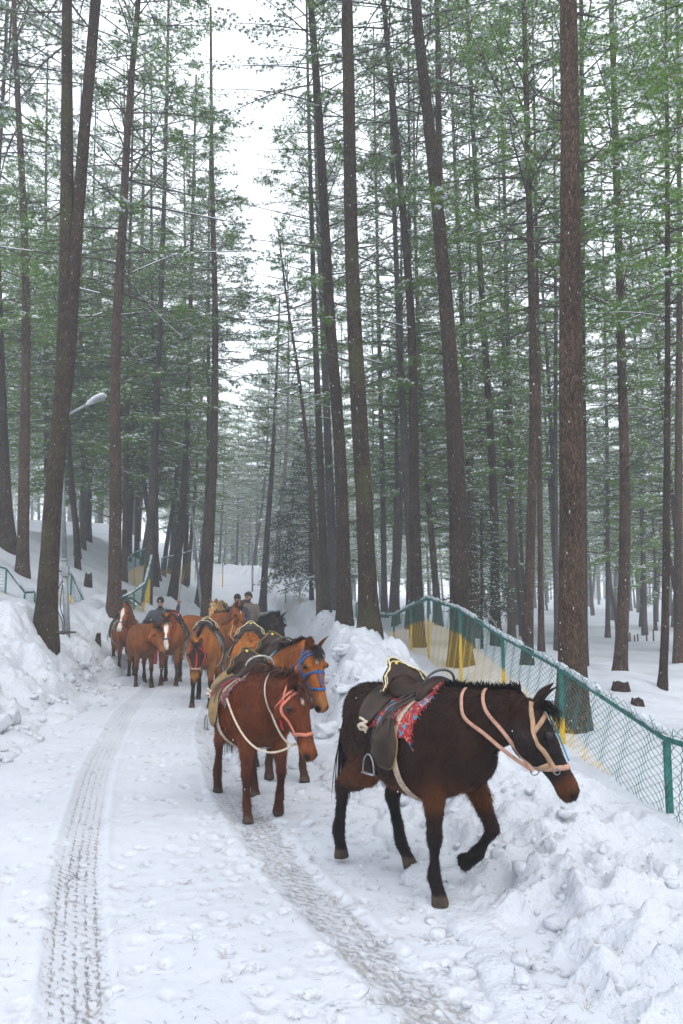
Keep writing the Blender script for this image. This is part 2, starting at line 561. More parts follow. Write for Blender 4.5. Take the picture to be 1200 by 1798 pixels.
gx = stretched(-5.6, 3.4, 0.024, -260, 260, 1.075)
gy_near = np.arange(2.2, 8.0, 0.02)
gy = [*gy_near]
s_, p_ = 0.02, gy_near[-1]
while p_ < 600:
    s_ *= 1.0085 if p_ < 35 else 1.08
    p_ += s_
    gy.append(p_)
back, s_, p_ = [], 0.02, 2.2
while p_ > -60:
    s_ *= 1.12
    p_ -= s_
    back.append(p_)
gy = np.array(back[::-1] + gy)
XX, YY = np.meshgrid(gx, gy)
Z0 = base_height(XX, YY)
DL, DR = left_edge(YY) - XX, XX - right_edge(YY)
on_road = (DL < 0) & (DR < 0)

HF = np.clip(0.45 + 1.3 * fbm(XX * 9, YY * 9, 4, 0.65), 0.05, 1.1)
# lumps ---------------------------------------------------------------
lump = np.zeros_like(Z0)
cent = []
r_ = np.random.default_rng(11)
for k in range(9000):                     # left bank
    y = 3.0 + 27 * r_.random() ** 1.3
    d = abs(r_.normal(0.15, 0.75)) - 0.18
    if d > 2.2: continue
    r = 0.035 + 0.16 * r_.random() ** 3.2
    if r_.random() < 0.03: r = r_.uniform(0.2, 0.36)
    cent.append((float(left_edge(y)) - d, y, r, r * r_.uniform(0.45, 0.95), r_.uniform(0.8, 1.5), r_.uniform(0, 3.1)))
for k in range(11000):                    # right bank
    y = 2.3 + 28 * r_.random() ** 1.5
    d = abs(r_.normal(0.0, 0.85)) - 0.12
    lim = 1.5 if y < 9 else 1.9
    if d > lim: continue
    r = 0.03 + 0.12 * r_.random() ** 3.0
    if y > 8 and r_.random() < 0.06: r = r_.uniform(0.14, 0.34)
    cent.append((float(right_edge(y)) + d, y, r, r * r_.uniform(0.4, 0.95), r_.uniform(0.8, 1.5), r_.uniform(0, 3.1)))
cent.sort(key=lambda c: -c[2])
stamp_bumps(XX, YY, gx, gy, lump, cent)
for _ in range(3):
    lump[1:-1, 1:-1] = lump[1:-1, 1:-1] * .4 + (lump[:-2, 1:-1] + lump[2:, 1:-1] + lump[1:-1, :-2] + lump[1:-1, 2:]) * .15
bankL = smoothstep(-0.1, 0.25, DL) * (1 - smoothstep(1.7, 3.0, DL))
bankR = smoothstep(-0.1, 0.2, DR) * (1 - smoothstep(1.2, 2.1, DR))
bank = np.clip(bankL + bankR, 0, 1) * smoothstep(60, 25, YY)
rough = np.abs(fbm(XX * 1.6, YY * 1.6, 4)) * 0.55 + np.abs(fbm(XX * 5, YY * 5, 4, 0.6)) * 0.16
crumb = (np.abs(fbm(XX * 13, YY * 13, 4, 0.7)) * 0.10 + np.abs(fbm(XX * 30 + 3, YY * 30, 3, 0.6)) * 0.035)
ridge = (0.25 - np.abs(fbm(XX * 3.1 + 5, YY * 3.1, 4, 0.6))) * 0.30
soft = fbm(XX * 0.5, YY * 0.5, 3) * 0.5 + fbm(XX * 2.0 + 8, YY * 2.0, 3) * 0.09
# trampled pits in the near right bank
pits = np.zeros_like(Z0)
pc = []
for k in range(420):
    y = 2.6 + 6.0 * r_.random()
    d = 0.05 + 1.5 * r_.random()
    r = r_.uniform(0.05, 0.13)
    pc.append((float(right_edge(y)) + d, y, r, r_.uniform(0.05, 0.14), r_.uniform(0.8, 1.7), r_.uniform(0, 3.1)))
stamp_bumps(XX, YY, gx, gy, pits, pc)
out = np.clip(smoothstep(-0.05, 0.3, DL) + smoothstep(-0.05, 0.3, DR), 0, 1)
Z = Z0 + bank * ((rough + ridge * 0.8) * (0.6 + 0.4 * smoothstep(5, 9, YY)) + crumb - 0.05) + lump * np.clip(out + 0.25, 0, 1) * (0.42 + 0.5 * smoothstep(5.5, 9.0, YY)) - pits * 0.75 * bankR + soft * out * (1 - bank * 0.6)
# needle-prick dimples in the open snow
Z += out * (1 - bank) * fbm(XX * 7, YY * 7, 3) * 0.03
inside = np.minimum(-DL, -DR)
Z = np.where(on_road & (lump < 0.02), Z0 - 0.05 * smoothstep(0.0, 0.2, inside), Z)
Z = np.where(on_road & (lump >= 0.02), Z0 + lump * 0.45, Z)
TERR = (gx, gy, Z)
def ground_z(x, y):
    i = int(np.clip(np.searchsorted(gx, x) - 1, 0, len(gx) - 2))
    j = int(np.clip(np.searchsorted(gy, y) - 1, 0, len(gy) - 2))
    fx, fy = (x - gx[i]) / (gx[i + 1] - gx[i]), (y - gy[j]) / (gy[j + 1] - gy[j])
    return float((Z[j, i] * (1 - fx) + Z[j, i + 1] * fx) * (1 - fy) + (Z[j + 1, i] * (1 - fx) + Z[j + 1, i + 1] * fx) * fy)
me = np_mesh("snowy_ground", np.stack([XX, YY, Z], -1).reshape(-1, 3), grid_faces(len(gy), len(gx)))
tag(add_obj("snowy_ground", me, M["snow"]), kind="structure")

# ------------------------------------------------------------------ the packed road
LT = [(-30, 1.5), (-5, 0.9), (1, -0.2), (2.9, -0.94), (4.9, -1.62), (7.6, -2.35), (11, -3.05), (15.8, -3.7), (22, -3.6), (35, -4.8), (50, -8), (70, -15), (90, -25)]
RT = [(-30, 3.0), (-5, 2.3), (1, 1.2), (2.9, 0.5), (4, 0.02), (5.1, -0.42), (7.1, -1.05), (10, -1.7), (15, -2.3), (22, -2.2), (35, -3.5), (50, -6.6), (70, -13.6), (90, -23.6)]
def smooth_pl(y, pts):
    return (pl(y - 0.9, pts) + 2 * pl(y - 0.45, pts) + 3 * pl(y, pts) + 2 * pl(y + 0.45, pts) + pl(y + 0.9, pts)) / 9
ry = [0.5]
while ry[-1] < 88:
    ry.append(ry[-1] + max(0.013, 0.0042 * ry[-1] if ry[-1] < 30 else 0.03 * ry[-1]))
ry = np.array(list(np.arange(-30, 0.5, 0.5)) + ry)
tt = np.linspace(0, 1, 300)
le, re = left_edge(ry) - 0.35, right_edge(ry) + 0.35
RX = le[:, None] + (re - le)[:, None] * tt[None, :]
RY = np.repeat(ry[:, None], len(tt), 1)
RZ = np.repeat(road_z(ry)[:, None], len(tt), 1)
RZ = RZ + fbm(RX * 0.9, RY * 0.9, 3) * 0.05 + fbm(RX * 6, RY * 6, 3) * 0.016 + np.abs(fbm(RX * 14, RY * 14, 3)) * 0.010 * smoothstep(-0.1, 0.15, fbm(RX * 0.8 + 4, RY * 0.8, 3))
u1 = (RX - smooth_pl(RY, LT)) / 0.155
u2 = (RX - smooth_pl(RY, RT)) / 0.17
for u in (u1, u2):
    RZ -= 0.020 * np.clip(1 - np.abs(u) ** 4, 0, 1)
    RZ += 0.008 * np.exp(-((np.abs(u) - 1.15) / 0.16) ** 2)
dirt = np.zeros_like(RX)
# hoofprints: shallow ovals with a rim and a broken brown floor
hp = []
for k in range(2300):
    y = 2.4 + 16 * r_.random() ** 1.5
    x = float(left_edge(y)) + 0.2 + r_.random() * float(right_edge(y) - left_edge(y) - 0.2)
    mid = float(pl(y, LT)) + 0.9
    if x < mid - 0.3 and r_.random() < 0.65: continue
    hp.append((x, y))
for x, y in hp:
    j = np.searchsorted(ry, (y - 0.14, y + 0.14))
    i = np.searchsorted(RX[(j[0] + j[1]) // 2], (x - 0.14, x + 0.14))
    sl = (slice(j[0], j[1]), slice(i[0], i[1]))
    if j[1] - j[0] < 2 or i[1] - i[0] < 2: continue
    ang = r_.normal(1.9, 0.5); hr = r_.uniform(.038, .062)
    dx, dy = RX[sl] - x, RY[sl] - y
    c, s = math.cos(ang), math.sin(ang)
    a, b_ = (dx * c + dy * s) / hr, (-dx * s + dy * c) / (hr * .8)
    d = np.sqrt(a * a + b_ * b_) + 0.5 * fbm(RX[sl] * 22, RY[sl] * 22, 2)
    depth = r_.uniform(0.005, 0.022)
    RZ[sl] += -depth * np.clip(1 - d ** 3, 0, 1) + depth * 0.22 * np.exp(-((d - 1.18) / 0.2) ** 2)
    f = (0.15 + 0.85 * r_.random() ** 2.6) * np.clip(1.3 - d, 0, 1)
    dirt[sl] = np.maximum(dirt[sl], f)
for k in range(420):            # droppings and kicked-up grit
    y = 2.4 + 10 * r_.random() ** 1.4
    x = float(smooth_pl(np.array(y), RT)) + r_.normal(0.25, 0.45)
    j = np.searchsorted(ry, (y - 0.1, y + 0.1))
    i = np.searchsorted(RX[(j[0] + j[1]) // 2], (x - 0.1, x + 0.1))
    sl = (slice(j[0], j[1]), slice(i[0], i[1]))
    if j[1] - j[0] < 2 or i[1] - i[0] < 2: continue
    d = np.hypot(RX[sl] - x, (RY[sl] - y)) / r_.uniform(0.02, 0.07)
    dirt[sl] = np.maximum(dirt[sl], r_.uniform(0.3, 1.0) * np.clip(1.2 - d, 0, 1))
# dirty smear between the wheel tracks
dirt = np.clip(dirt + 0.12 * smoothstep(0.02, 0.3, fbm(RX * 1.7 + 9, RY * 1.7, 4)) + 0.34 * np.clip(1 - np.abs(u2 - 0.6) / 2.0, 0, 1) * smoothstep(0.0, 0.25, fbm(RX * 2.5, RY * 2.5, 4) + 0.02), 0, 1)
me = np_mesh("road", np.stack([RX, RY, RZ], -1).reshape(-1, 3), grid_faces(len(ry), len(tt)))
a = me.attributes.new("track", 'FLOAT_VECTOR', 'POINT')
a.data.foreach_set("vector", np.stack([np.clip(u1, -3, 3), np.clip(u2, -3, 3), RY], -1).astype(np.float32).ravel())
set_float(me, "dirt", dirt)
tag(add_obj("road", me, M["road_snow"]), kind="structure")
def road_surface(x, y):
    j = int(np.clip(np.searchsorted(ry, y), 1, len(ry) - 1))
    i = int(np.clip(np.searchsorted(RX[j], x), 1, len(tt) - 1))
    return float(RZ[j, i])
def surface_z(x, y):
    g = ground_z(x, y)
    if left_edge(y) - 0.3 < x < right_edge(y) + 0.3:
        g = max(g, road_surface(x, y))
    return g

# ------------------------------------------------------------------ loose snow clods along both banks
def icosphere(sub):
    bm = bmesh.new()
    bmesh.ops.create_icosphere(bm, subdivisions=sub, radius=1.0)
    v = np.array([p.co[:] for p in bm.verts])
    f = np.array([[q.index for q in p.verts] for p in bm.faces])
    bm.free()
    return v, f
ICO1, ICO2, ICO3 = icosphere(1), icosphere(2), icosphere(3)
g = Geo()
for k in range(1900):
    side = r_.random() < 0.5
    y = 2.6 + 22 * r_.random() ** 1.4
    if side:
        d = r_.normal(0.1, 0.28)
        x = float(left_edge(y)) - d
    else:
        d = r_.normal(0.25, 0.40)
        x = float(right_edge(y)) + d
    r = 0.008 + 0.045 * r_.random() ** 3.5
    if y > 7 and d > -0.02 and r_.random() < 0.07: r = r_.uniform(0.06, 0.13)
    if d < -0.12: r = min(r, 0.05)
    iv, itf = ICO3 if r > 0.08 else (ICO2 if r > 0.03 else ICO1)
    off = r_.random(3) * 50
    v = np.sign(iv) * np.abs(iv) ** 0.92 * (1 + 0.9 * vnoise3(iv * 1.3 + off)[:, None] + 0.7 * vnoise3(iv * 3.7 + off)[:, None])
    v = np.clip(v, -0.95, 0.8 + 0.3 * r_.random()) * r * np.array([r_.uniform(0.8, 1.4), r_.uniform(0.8, 1.4), r_.uniform(0.6, 1.0)])
    c, s = math.cos(k), math.sin(k)
    v = v @ np.array([[c, s, 0], [-s, c, 0], [0, 0, 1]])
    g.add(v + np.array([x, y, surface_z(x, y) + r * (0.3 if y > 7 else 0.05)]), None, itf)
tag(add_obj("snow_clods", g.mesh("snow_clods"), M["snow"]), "loose clods of ploughed snow along both road banks", "snow", kind="stuff")
# ================================================================== pines
def make_crown(seed, span, reach, nbranch, bare=0.25, droop=0.35, tuft_len=0.22, blade_w=0.0135, per_tuft=12, density=0.95,
               needle_mat="needles", snow=0.4, cone=False, up_top=0.7):
    rnd = np.random.default_rng(seed)
    wood, snowg = Geo(), Geo()
    tp, td = [], []
    for k in range(nbranch):
        f = (k + rnd.random()) / nbranch
        z = f * span
        az = k * 2.399 + rnd.normal(0, 0.35)
        if cone:
            ln = reach * (1 - f) ** 0.8 * rnd.uniform(0.75, 1.1) + 0.12
        else:
            ln = reach * (0.45 + 0.75 * math.sin(math.pi * min(1, f * 0.85 + 0.12)) ** 0.8) * (1.05 - f ** 3) * rnd.uniform(0.6, 1.2)
        el = -0.12 + up_top * f + rnd.normal(0, 0.14)
        npt = 9
        s = np.linspace(0, 1, npt)
        curve = el - droop * s + 0.25 * s * s
        azs = az + rnd.normal(0, 0.18) * s + 0.25 * np.sin(s * 4 + rnd.random() * 6) * 0.3
        step = np.stack([np.cos(azs) * np.cos(curve), np.sin(azs) * np.cos(curve), np.sin(curve)], 1) * (ln / (npt - 1))
        path = np.concatenate([[[0, 0, z]], np.array([0, 0, z]) + np.cumsum(step, 0)])[:npt]
        tube(wood, path, np.linspace(0.009 + 0.0065 * ln, 0.004, npt), 4, cap=False)
        if rnd.random() < 0.75:                       # snow lying along the limb
            a, b_ = sorted(rnd.integers(0, npt, 2))
            if b_ - a >= 2:
                seg = path[a:b_ + 1] + np.array([0, 0, 0.018])
                tube(snowg, seg - np.array([0, 0, .006]), np.linspace(0.014, 0.009, len(seg)) * rnd.uniform(0.5, 1.2), 4, cap=False)
        is_bare = f < bare
        if is_bare and rnd.random() < 0.55:
            for q in range(int(ln * 3.5)):              # leafless side twigs
                i = int(rnd.integers(2, npt - 1))
                d = path[i] - path[i - 1]
                d = d / np.linalg.norm(d) + rnd.normal(0, 0.55, 3)
                e = path[i] + d * rnd.uniform(0.12, 0.4)
                tube(wood, np.stack([path[i], (path[i] + e) / 2 + rnd.normal(0, .03, 3), e]), [.006, .004, .002], 3, cap=False)
            continue
        # side twigs
        ntw = int(max(3, ln * 5.2 * density))
        for q in range(ntw):
            sp = 0.28 + 0.72 * (q + rnd.random()) / ntw
            if is_bare: sp = 0.7 + 0.3 * rnd.random()
            x = sp * (npt - 1)
            i = min(int(x), npt - 2)
            p0 = path[i] + (path[i + 1] - path[i]) * (x - i)
            d = (path[i + 1] - path[i])
            d = d / (np.linalg.norm(d) + 1e-9)
            lat = np.cross(d, [0, 0, 1.0])
            lat /= np.linalg.norm(lat) + 1e-9
            sg = 1 if (q % 2) else -1
            tl = (0.16 + 0.42 * (1.15 - sp)) * rnd.uniform(0.6, 1.3) * (0.6 + 0.4 * min(ln, 2) / 2)
            tdv = d * rnd.uniform(0.5, 1.0) + lat * sg * rnd.uniform(0.4, 1.1) + np.array([0, 0, rnd.uniform(-0.25, 0.35)])
            tdv /= np.linalg.norm(tdv)
            p1 = p0 + tdv * tl
            tube(wood, np.stack([p0, (p0 + p1) / 2 + np.array([0, 0, -0.02]), p1]), [0.007, 0.005, 0.003], 3, cap=False)
            nt_ = max(2, int(tl / 0.13))
            for w in range(nt_):
                tp.append(p0 + (p1 - p0) * ((w + 1) / nt_) + rnd.normal(0, 0.015, 3))
                td.append(tdv)
    tp, td = np.array(tp), np.array(td)
    n = len(tp)
    m_ = per_tuft
    pos = np.repeat(tp, m_, 0)
    dr = np.repeat(td, m_, 0) * 0.55 + rnd.normal(0, 0.55, (n * m_, 3)) + np.array([0, 0, -0.30])
    dr /= np.linalg.norm(dr, axis=1, keepdims=True)
    ln = tuft_len * rnd.uniform(0.6, 1.15, n * m_)
    v = blades(pos, dr, ln, blade_w * rnd.uniform(0.7, 1.3, n * m_), rnd)
    tri = np.arange(len(v)).reshape(-1, 3)
    # snow cushions on some tufts: small flat pyramids
    sel = np.where(rnd.random(n) < snow)[0]
    sv, st = [], []
    r = (tuft_len * 0.36) * rnd.uniform(0.5, 1.25, len(sel))
    ang = rnd.random(len(sel)) * 6.28
    base = tp[sel] + np.array([0, 0, 0.02])
    for c in range(5):
        a = ang + c * 2 * math.pi / 5
        rr = r * rnd.uniform(0.55, 1.2, len(sel))
        sv.append(base + np.stack([np.cos(a) * rr, np.sin(a) * rr, rnd.uniform(-0.02, 0.012, len(sel))], 1))
    sv.append(base + np.stack([0 * r, 0 * r, r * 0.5], 1))
    sv = np.stack(sv, 1).reshape(-1, 3)
    o = (np.arange(len(sel)) * 6)[:, None]
    st = np.concatenate([o + np.array([[c, (c + 1) % 5, 5]]) for c in range(5)])
    me = np_mesh("crown", np.concatenate([v, sv]), [np.concatenate([tri, st + len(v)])], smooth=False)
    me.materials.append(M[needle_mat]); me.materials.append(M["branch_snow"])
    set_mat_index(me, np.concatenate([np.zeros(len(tri)), np.ones(len(st))]))
    wv = np.concatenate(wood.v)
    wq = np.concatenate(wood.q)
    fs = [wq]
    if snowg.q:
        fs.append(np.concatenate(snowg.q) + len(wv))
        wv = np.concatenate([wv, np.concatenate(snowg.v)])
    mb = np_mesh("branches", wv, fs)
    mb.materials.append(M["twig"]); mb.materials.append(M["branch_snow"])
    set_mat_index(mb, np.concatenate([np.zeros(len(wq)), np.ones(len(fs[1]) if len(fs) > 1 else 0)]))
    return me, mb

CROWNS = {
    "tall_a": make_crown(101, 15, 3.4, 84, 0.30, 0.30, snow=0.5, per_tuft=11),
    "tall_b": make_crown(102, 15, 3.0, 76, 0.34, 0.22, snow=0.55, per_tuft=11, needle_mat="needles_blue"),
    "tall_c": make_crown(103, 13, 3.7, 78, 0.22, 0.42, snow=0.5, per_tuft=11),
    "frost_a": make_crown(104, 15, 3.3, 84, 0.18, 0.35, needle_mat="needles_blue", snow=0.9, blade_w=0.021, per_tuft=12, tuft_len=0.23),
    "frost_b": make_crown(105, 12, 3.0, 72, 0.12, 0.40, needle_mat="needles_blue", snow=0.95, blade_w=0.021, per_tuft=12, tuft_len=0.23),
    "low_a": make_crown(106, 9, 2.6, 74, 0.06, 0.45, snow=0.30, density=1.2),
    "low_b": make_crown(107, 8, 2.3, 64, 0.05, 0.50, snow=0.36, density=1.2),
    "fir": make_crown(108, 5.2, 1.75, 120, 0.0, 0.75, needle_mat="needles_dark", snow=0.30, density=2.0, tuft_len=0.12, blade_w=0.017, cone=True, up_top=0.9),
    "bare": make_crown(109, 7, 2.0, 46, 0.9, 0.25, snow=0.3),
}

def trunk_mesh(path, r0, r1, fine, seed, sink=0.0, flare=0.45):
    """Tapered trunk with bark ridges and a flared foot; path in local metres."""
    rnd = np.random.default_rng(seed)
    L = np.linalg.norm(np.diff(np.asarray(path, float), axis=0), axis=1).sum()
    if fine == 2:   n, sides = max(6, int(L / 0.14)), 30
    elif fine == 1: n, sides = max(6, int(L / 0.45)), 16
    else:           n, sides = 14, 8
    pth = catmull(path, n)
    s = np.linspace(0, 1, n)
    rad = r0 + (r1 - r0) * s ** 0.85
    dist = s * L
    rad = rad * (1 + flare * np.exp(-np.clip(dist - sink, 0, None) / (r0 * 2.4)))
    t, nn, bb = frames(pth, (1, 0, 0))
    a = np.linspace(0, 2 * np.pi, sides, endpoint=False)
    off = rnd.random(3) * 40
    ca, sa = np.cos(a), np.sin(a)
    pp = np.stack([np.broadcast_to(ca, (n, sides)), np.broadcast_to(sa, (n, sides)), np.broadcast_to(dist[:, None], (n, sides))], -1).reshape(-1, 3)
    nz = vnoise3(pp * np.array([1.0, 1.0, 0.35]) + off) * 0.16
    if fine: nz = nz + vnoise3(pp * np.array([6.0, 6.0, 2.2]) + off) * (0.085 if fine == 2 else 0.05)
    if fine == 2: nz = nz + vnoise3(pp * np.array([13.0, 13.0, 6.0]) + off) * 0.06
    rr = rad[:, None] * (1 + nz.reshape(n, sides))
    v = pth[:, None] + rr[..., None] * (ca[None, :, None] * nn[:, None] + sa[None, :, None] * bb[:, None])
    me = np_mesh("trunk", v.reshape(-1, 3), grid_faces(n, sides, True))
    uv = np.stack([ca[None, :] * rr, sa[None, :] * rr, np.broadcast_to(dist[:, None], rr.shape)], -1).reshape(-1, 3) + off
    at = me.attributes.new("bark", 'FLOAT_VECTOR', 'POINT')
    at.data.foreach_set("vector", uv.astype(np.float32).ravel())
    return me, pth, rad

def put_crown(root, pth, key, h, scale, az, mesh_only=None):
    """Crown parts on the trunk path at height h above its base, turned along the trunk."""
    zz = pth[:, 2]
    i = int(np.clip(np.searchsorted(zz, h), 1, len(pth) - 2))
    p = pth[i]
    d = Vector(pth[min(i + max(2, len(pth) // 6), len(pth) - 1)] - pth[i - 1]).normalized()
    q = Vector((0, 0, 1)).rotation_difference(d)
    for nm, me in zip(("crown", "branches"), CROWNS[key]):
        o = add_obj(nm, me, parent=root)
        o.rotation_mode = 'QUATERNION'
        o.location = p
        o.rotation_quaternion = q @ Matrix.Rotation(az, 3, 'Z').to_quaternion()
        o.scale = (scale,) * 3

TREE_SPOTS = []
def named_tree(label, pts, D, wpx, height, bark, crown, crown_h, crown_s=1.0, fine=1, group=None, lean_depth=0.0, name="pine_tree", stubs=6, sink=0.8):
    """pts: photograph pixels from the foot upward; straight continuation above the last."""
    foot = P(*pts[0], D)
    gz = surface_z(foot.x, foot.y)
    root = thing(name, label, "tree", (foot.x, foot.y, gz), group=group)
    TREE_SPOTS.append((foot.x, foot.y))
    w = [P(px, py, D + lean_depth * i) for i, (px, py) in enumerate(pts)]
    loc = [np.array([p.x - foot.x, p.y - foot.y, p.z - gz]) for p in w]
    loc[0] = np.array([0, 0, -sink])
    d = loc[-1] - loc[-2] if len(loc) > 1 else np.array([0, 0, 1.0])
    d = d / d[2]
    while loc[-1][2] < height:
        step = min(4.0, height - loc[-1][2] + 0.01)
        d = d * np.array([0.8, 0.8, 1.0])
        loc.append(loc[-1] + d * step)
    r0 = wpx * D / FPX / 2
    me, pth, rad = trunk_mesh(loc, r0, r0 * 0.22 if height > 12 else 0.03, fine, len(TREE_SPOTS) * 7, sink)
    add_obj("trunk", me, M[bark], root)
    for c, h, s in ([(crown, crown_h, crown_s)] if isinstance(crown, str) else zip(crown, crown_h, crown_s)):
        put_crown(root, pth, c, h, s * (0.82 if D > 12 and pts[0][0] > 300 and c.startswith(('tall', 'frost')) else 1.0), random.random() * 6.28)
    # dead branch stubs
    if stubs:
        rnd = np.random.default_rng(len(TREE_SPOTS))
        for k in range(stubs):
            g = Geo()
            h = rnd.uniform(2.2, min(10, height * 0.6))
            i = int(np.clip(np.searchsorted(pth[:, 2], h), 1, len(pth) - 2))
            az = rnd.random() * 6.28
            ln = rnd.uniform(0.15, 0.75)
            dirv = np.array([math.cos(az), math.sin(az), rnd.uniform(-0.1, 0.6)])
            p0 = pth[i] + dirv * rad[i] * 0.7
            tube(g, np.stack([p0, p0 + dirv * ln * 0.5 + [0, 0, -0.03], p0 + dirv * ln + [0, 0, rnd.uniform(-0.1, 0.1)]]), [0.02, 0.013, 0.006], 5)
            add_obj("branch_stub", g.mesh("branch_stub"), M["twig"], root)
    return root, pth, rad

T = named_tree
# --- right of the road, from the fence inwards
T("massive straight brown pine trunk just behind the green fence", [(1002, 1345), (1004, 1000), (1002, 560), (1000, 100)], 9.6, 51, 24, "bark_brown", "tall_a", 11.5, 1.05, fine=2, stubs=10)
T("mossy brown pine trunk growing out of the ploughed bank before the fence", [(652, 1160), (640, 900), (622, 560), (611, 60)], 14, 35, 25, "bark_moss", "tall_b", 13, 1.0, fine=2)
T("tall dark pine with bare side limbs rising above the ploughed bank", [(607, 1120), (597, 800), (579, 540), (560, 200), (546, 0)], 17, 27, 23, "bark_dark", ["bare", "tall_c"], [6.0, 10.5], [0.9, 0.72], fine=2)
T("thick dark pine leaning toward the road behind the fence crest", [(808, 1130), (804, 900), (786, 560), (770, 380), (730, 0)], 15, 36, 24, "bark_dark", "tall_a", 11.5, 1.0, fine=2)
T("greyish pine trunk pressed close behind the thick leaning one", [(822, 1120), (812, 900), (780, 560), (772, 300), (768, 0)], 19, 22, 24, "bark_brown", "tall_b", 13, 1.0, fine=1)
T("straight dark pine with a yellow painted foot behind the fence", [(736, 1120), (729, 900), (722, 560), (692, 200), (674, 0)], 19, 22, 24, "bark_dark", "tall_c", 13, 0.95, fine=2)
T("thin dark pine rising beside the straight painted-foot pine", [(716, 1100), (722, 800), (720, 500), (717, 0)], 24, 11, 24, "bark_dark", "tall_b", 12, 0.8)
T("dark pine with tufts of green low on its trunk beyond the fence", [(872, 1150), (864, 800), (849, 560), (824, 80)], 21, 18, 24, "bark_dark", ["low_b", "tall_a"], [4.2, 12], [0.6, 0.95], fine=1)
T("reddish brown pine between the green-tufted pine and the massive trunk", [(898, 1150), (898, 850), (890, 500)], 26, 15, 23, "bark_brown", "tall_c", 9, 1.0)
T("pine leaning away from the fence with a swept dark foot", [(922, 1185), (932, 950), (938, 700), (935, 560), (922, 60)], 15.5, 20, 22, "bark_brown", "low_a", 6.6, 0.95, fine=2)
T("slim pine standing beside the pine with the swept foot", [(950, 1150), (949, 900), (946, 640)], 21, 12, 21, "bark_brown", "tall_b", 9, 0.9)
T("slim grey pine almost touching the massive trunk's edge", [(978, 1140), (976, 850), (976, 560)], 24, 11, 21, "bark_grey", "low_a", 8, 0.9)
T("curved brown pine on the open snow beyond the fence", [(1083, 1188), (1097, 1000), (1098, 860), (1092, 640), (1086, 400), (1080, 200)], 16, 22, 22, "bark_brown", ["low_b", "tall_c"], [5.5, 8.5], [0.6, 0.75], fine=2)
T("slim dark pine with a hooked foot beside the fallen log", [(1157, 1245), (1168, 1120), (1171, 900), (1173, 450)], 13, 15, 17, "bark_dark", "low_b", 6.2, 0.8, fine=2, stubs=12)
T("straight brown pine behind the slim hooked-foot pine", [(1190, 1178), (1192, 800), (1194, 500)], 20, 17, 22, "bark_brown", "tall_c", 8, 0.9)
T("pine whose trunk hides behind the massive trunk near the fence", [(1024, 1200), (1023, 600), (1021, 0)], 17, 17, 23, "bark_dark", "tall_a", 9, 1.0)
T("grey pine in pale haze beyond the hooked-foot pine", [(1132, 1110), (1128, 900), (1120, 700)], 34, 10, 22, "bark_grey", "frost_a", 4.5, 1.0)
T("grey pine in pale haze behind the curved pine", [(1066, 1115), (1068, 900), (1064, 640)], 33, 9, 22, "bark_grey", "frost_b", 4.0, 1.1)
T("pale grey slim pine in the gap between mossy and painted-foot pines", [(676, 1085), (672, 850), (664, 500)], 29, 12, 24, "bark_grey", "tall_b", 11, 1.0)
T("bent grey sapling trunk behind the low fence dip", [(690, 1085), (702, 960), (707, 800), (706, 600)], 25, 10, 17, "bark_grey", "low_a", 7, 0.7)
T("slim brown pine with a pale broken branch scar on its trunk", [(566, 1090), (546, 850), (522, 640), (506, 540)], 24, 12, 12.5, "bark_brown", "bare", 5.6, 1.0, fine=1)
T("mossy twin-slim pine at the edge of the ploughed bank", [(574, 1092), (562, 800), (553, 560), (545, 300)], 25, 17, 22, "bark_moss", "tall_c", 12, 0.55, fine=1)
T("broad grey pine behind the mossy twin-slim one", [(590, 1075), (573, 700), (560, 400)], 30, 19, 24, "bark_grey", "frost_a", 11, 0.65)
# --- left hillside
rt, pth, rad = T("forked pine with two stems and mossy foot on the bank", [(78, 1100), (92, 900), (112, 640), (116, 480), (118, 0)], 13.4, 36, 22, "bark_moss", "tall_b", 11, 0.9, fine=2)
zz = pth[:, 2]
i0 = int(np.searchsorted(zz, 3.6))
b0 = pth[i0]
tipw = [P(121, 620, 13.42), P(129, 500, 13.4), P(146, 260, 13.4), P(168, 0, 13.4)]
off = Vector(rt.location)
me, pth2, _ = trunk_mesh([b0] + [np.array(p - off) for p in tipw] + [np.array(P(196, -420, 13.4) - off), np.array(P(210, -800, 13.4) - off)], 0.135, 0.05, 2, 901, flare=0.0)
add_obj("trunk", me, M["bark_dark"], rt)
put_crown(rt, pth2, "tall_a", 12.5, 0.85, 1.0)
T("straight brown pine behind the blaze-faced horse on the bank", [(201, 1112), (203, 900), (204, 600), (216, 380), (227, 190), (243, 0)], 19, 25, 22, "bark_brown", ["bare", "tall_c"], [7.0, 11.0], [1.25, 0.72], fine=2, stubs=14)
T("straight reddish pine on the left hillside above the chain-link bend", [(40, 1035), (43, 800), (46, 560), (24, 0)], 20, 21, 23, "bark_brown", ["low_a", "tall_a"], [6.0, 12.0], [0.6, 1.0], fine=2)
T("heavy dark pine with a spreading foot on the upper hillside", [(20, 985), (6, 850), (-2, 640), (-10, 300)], 22, 27, 22, "bark_dark", "tall_b", 8, 1.0, fine=1)
T("slim dark pine with many low boughs beyond the hillside fence", [(275, 1002), (273, 800), (268, 560)], 30, 11, 22, "bark_dark", "low_a", 4.4, 1.15)
T("hook-footed dark pine curving up from the roadside snow", [(300, 1003), (318, 930), (328, 760), (334, 560), (338, 400)], 29, 15, 21, "bark_dark", "tall_b", 8, 0.9, fine=1)
T("hook-footed brown pine standing behind the saddled palomino", [(358, 1060), (368, 960), (375, 800), (378, 560), (374, 380)], 25, 19, 22, "bark_brown", "frost_b", 8.5, 0.75, fine=2)
T("short leaning stem at the back of the hook-footed brown pine", [(345, 1008), (360, 940), (366, 800), (366, 620)], 32, 11, 20, "bark_grey", "tall_b", 9, 0.8)
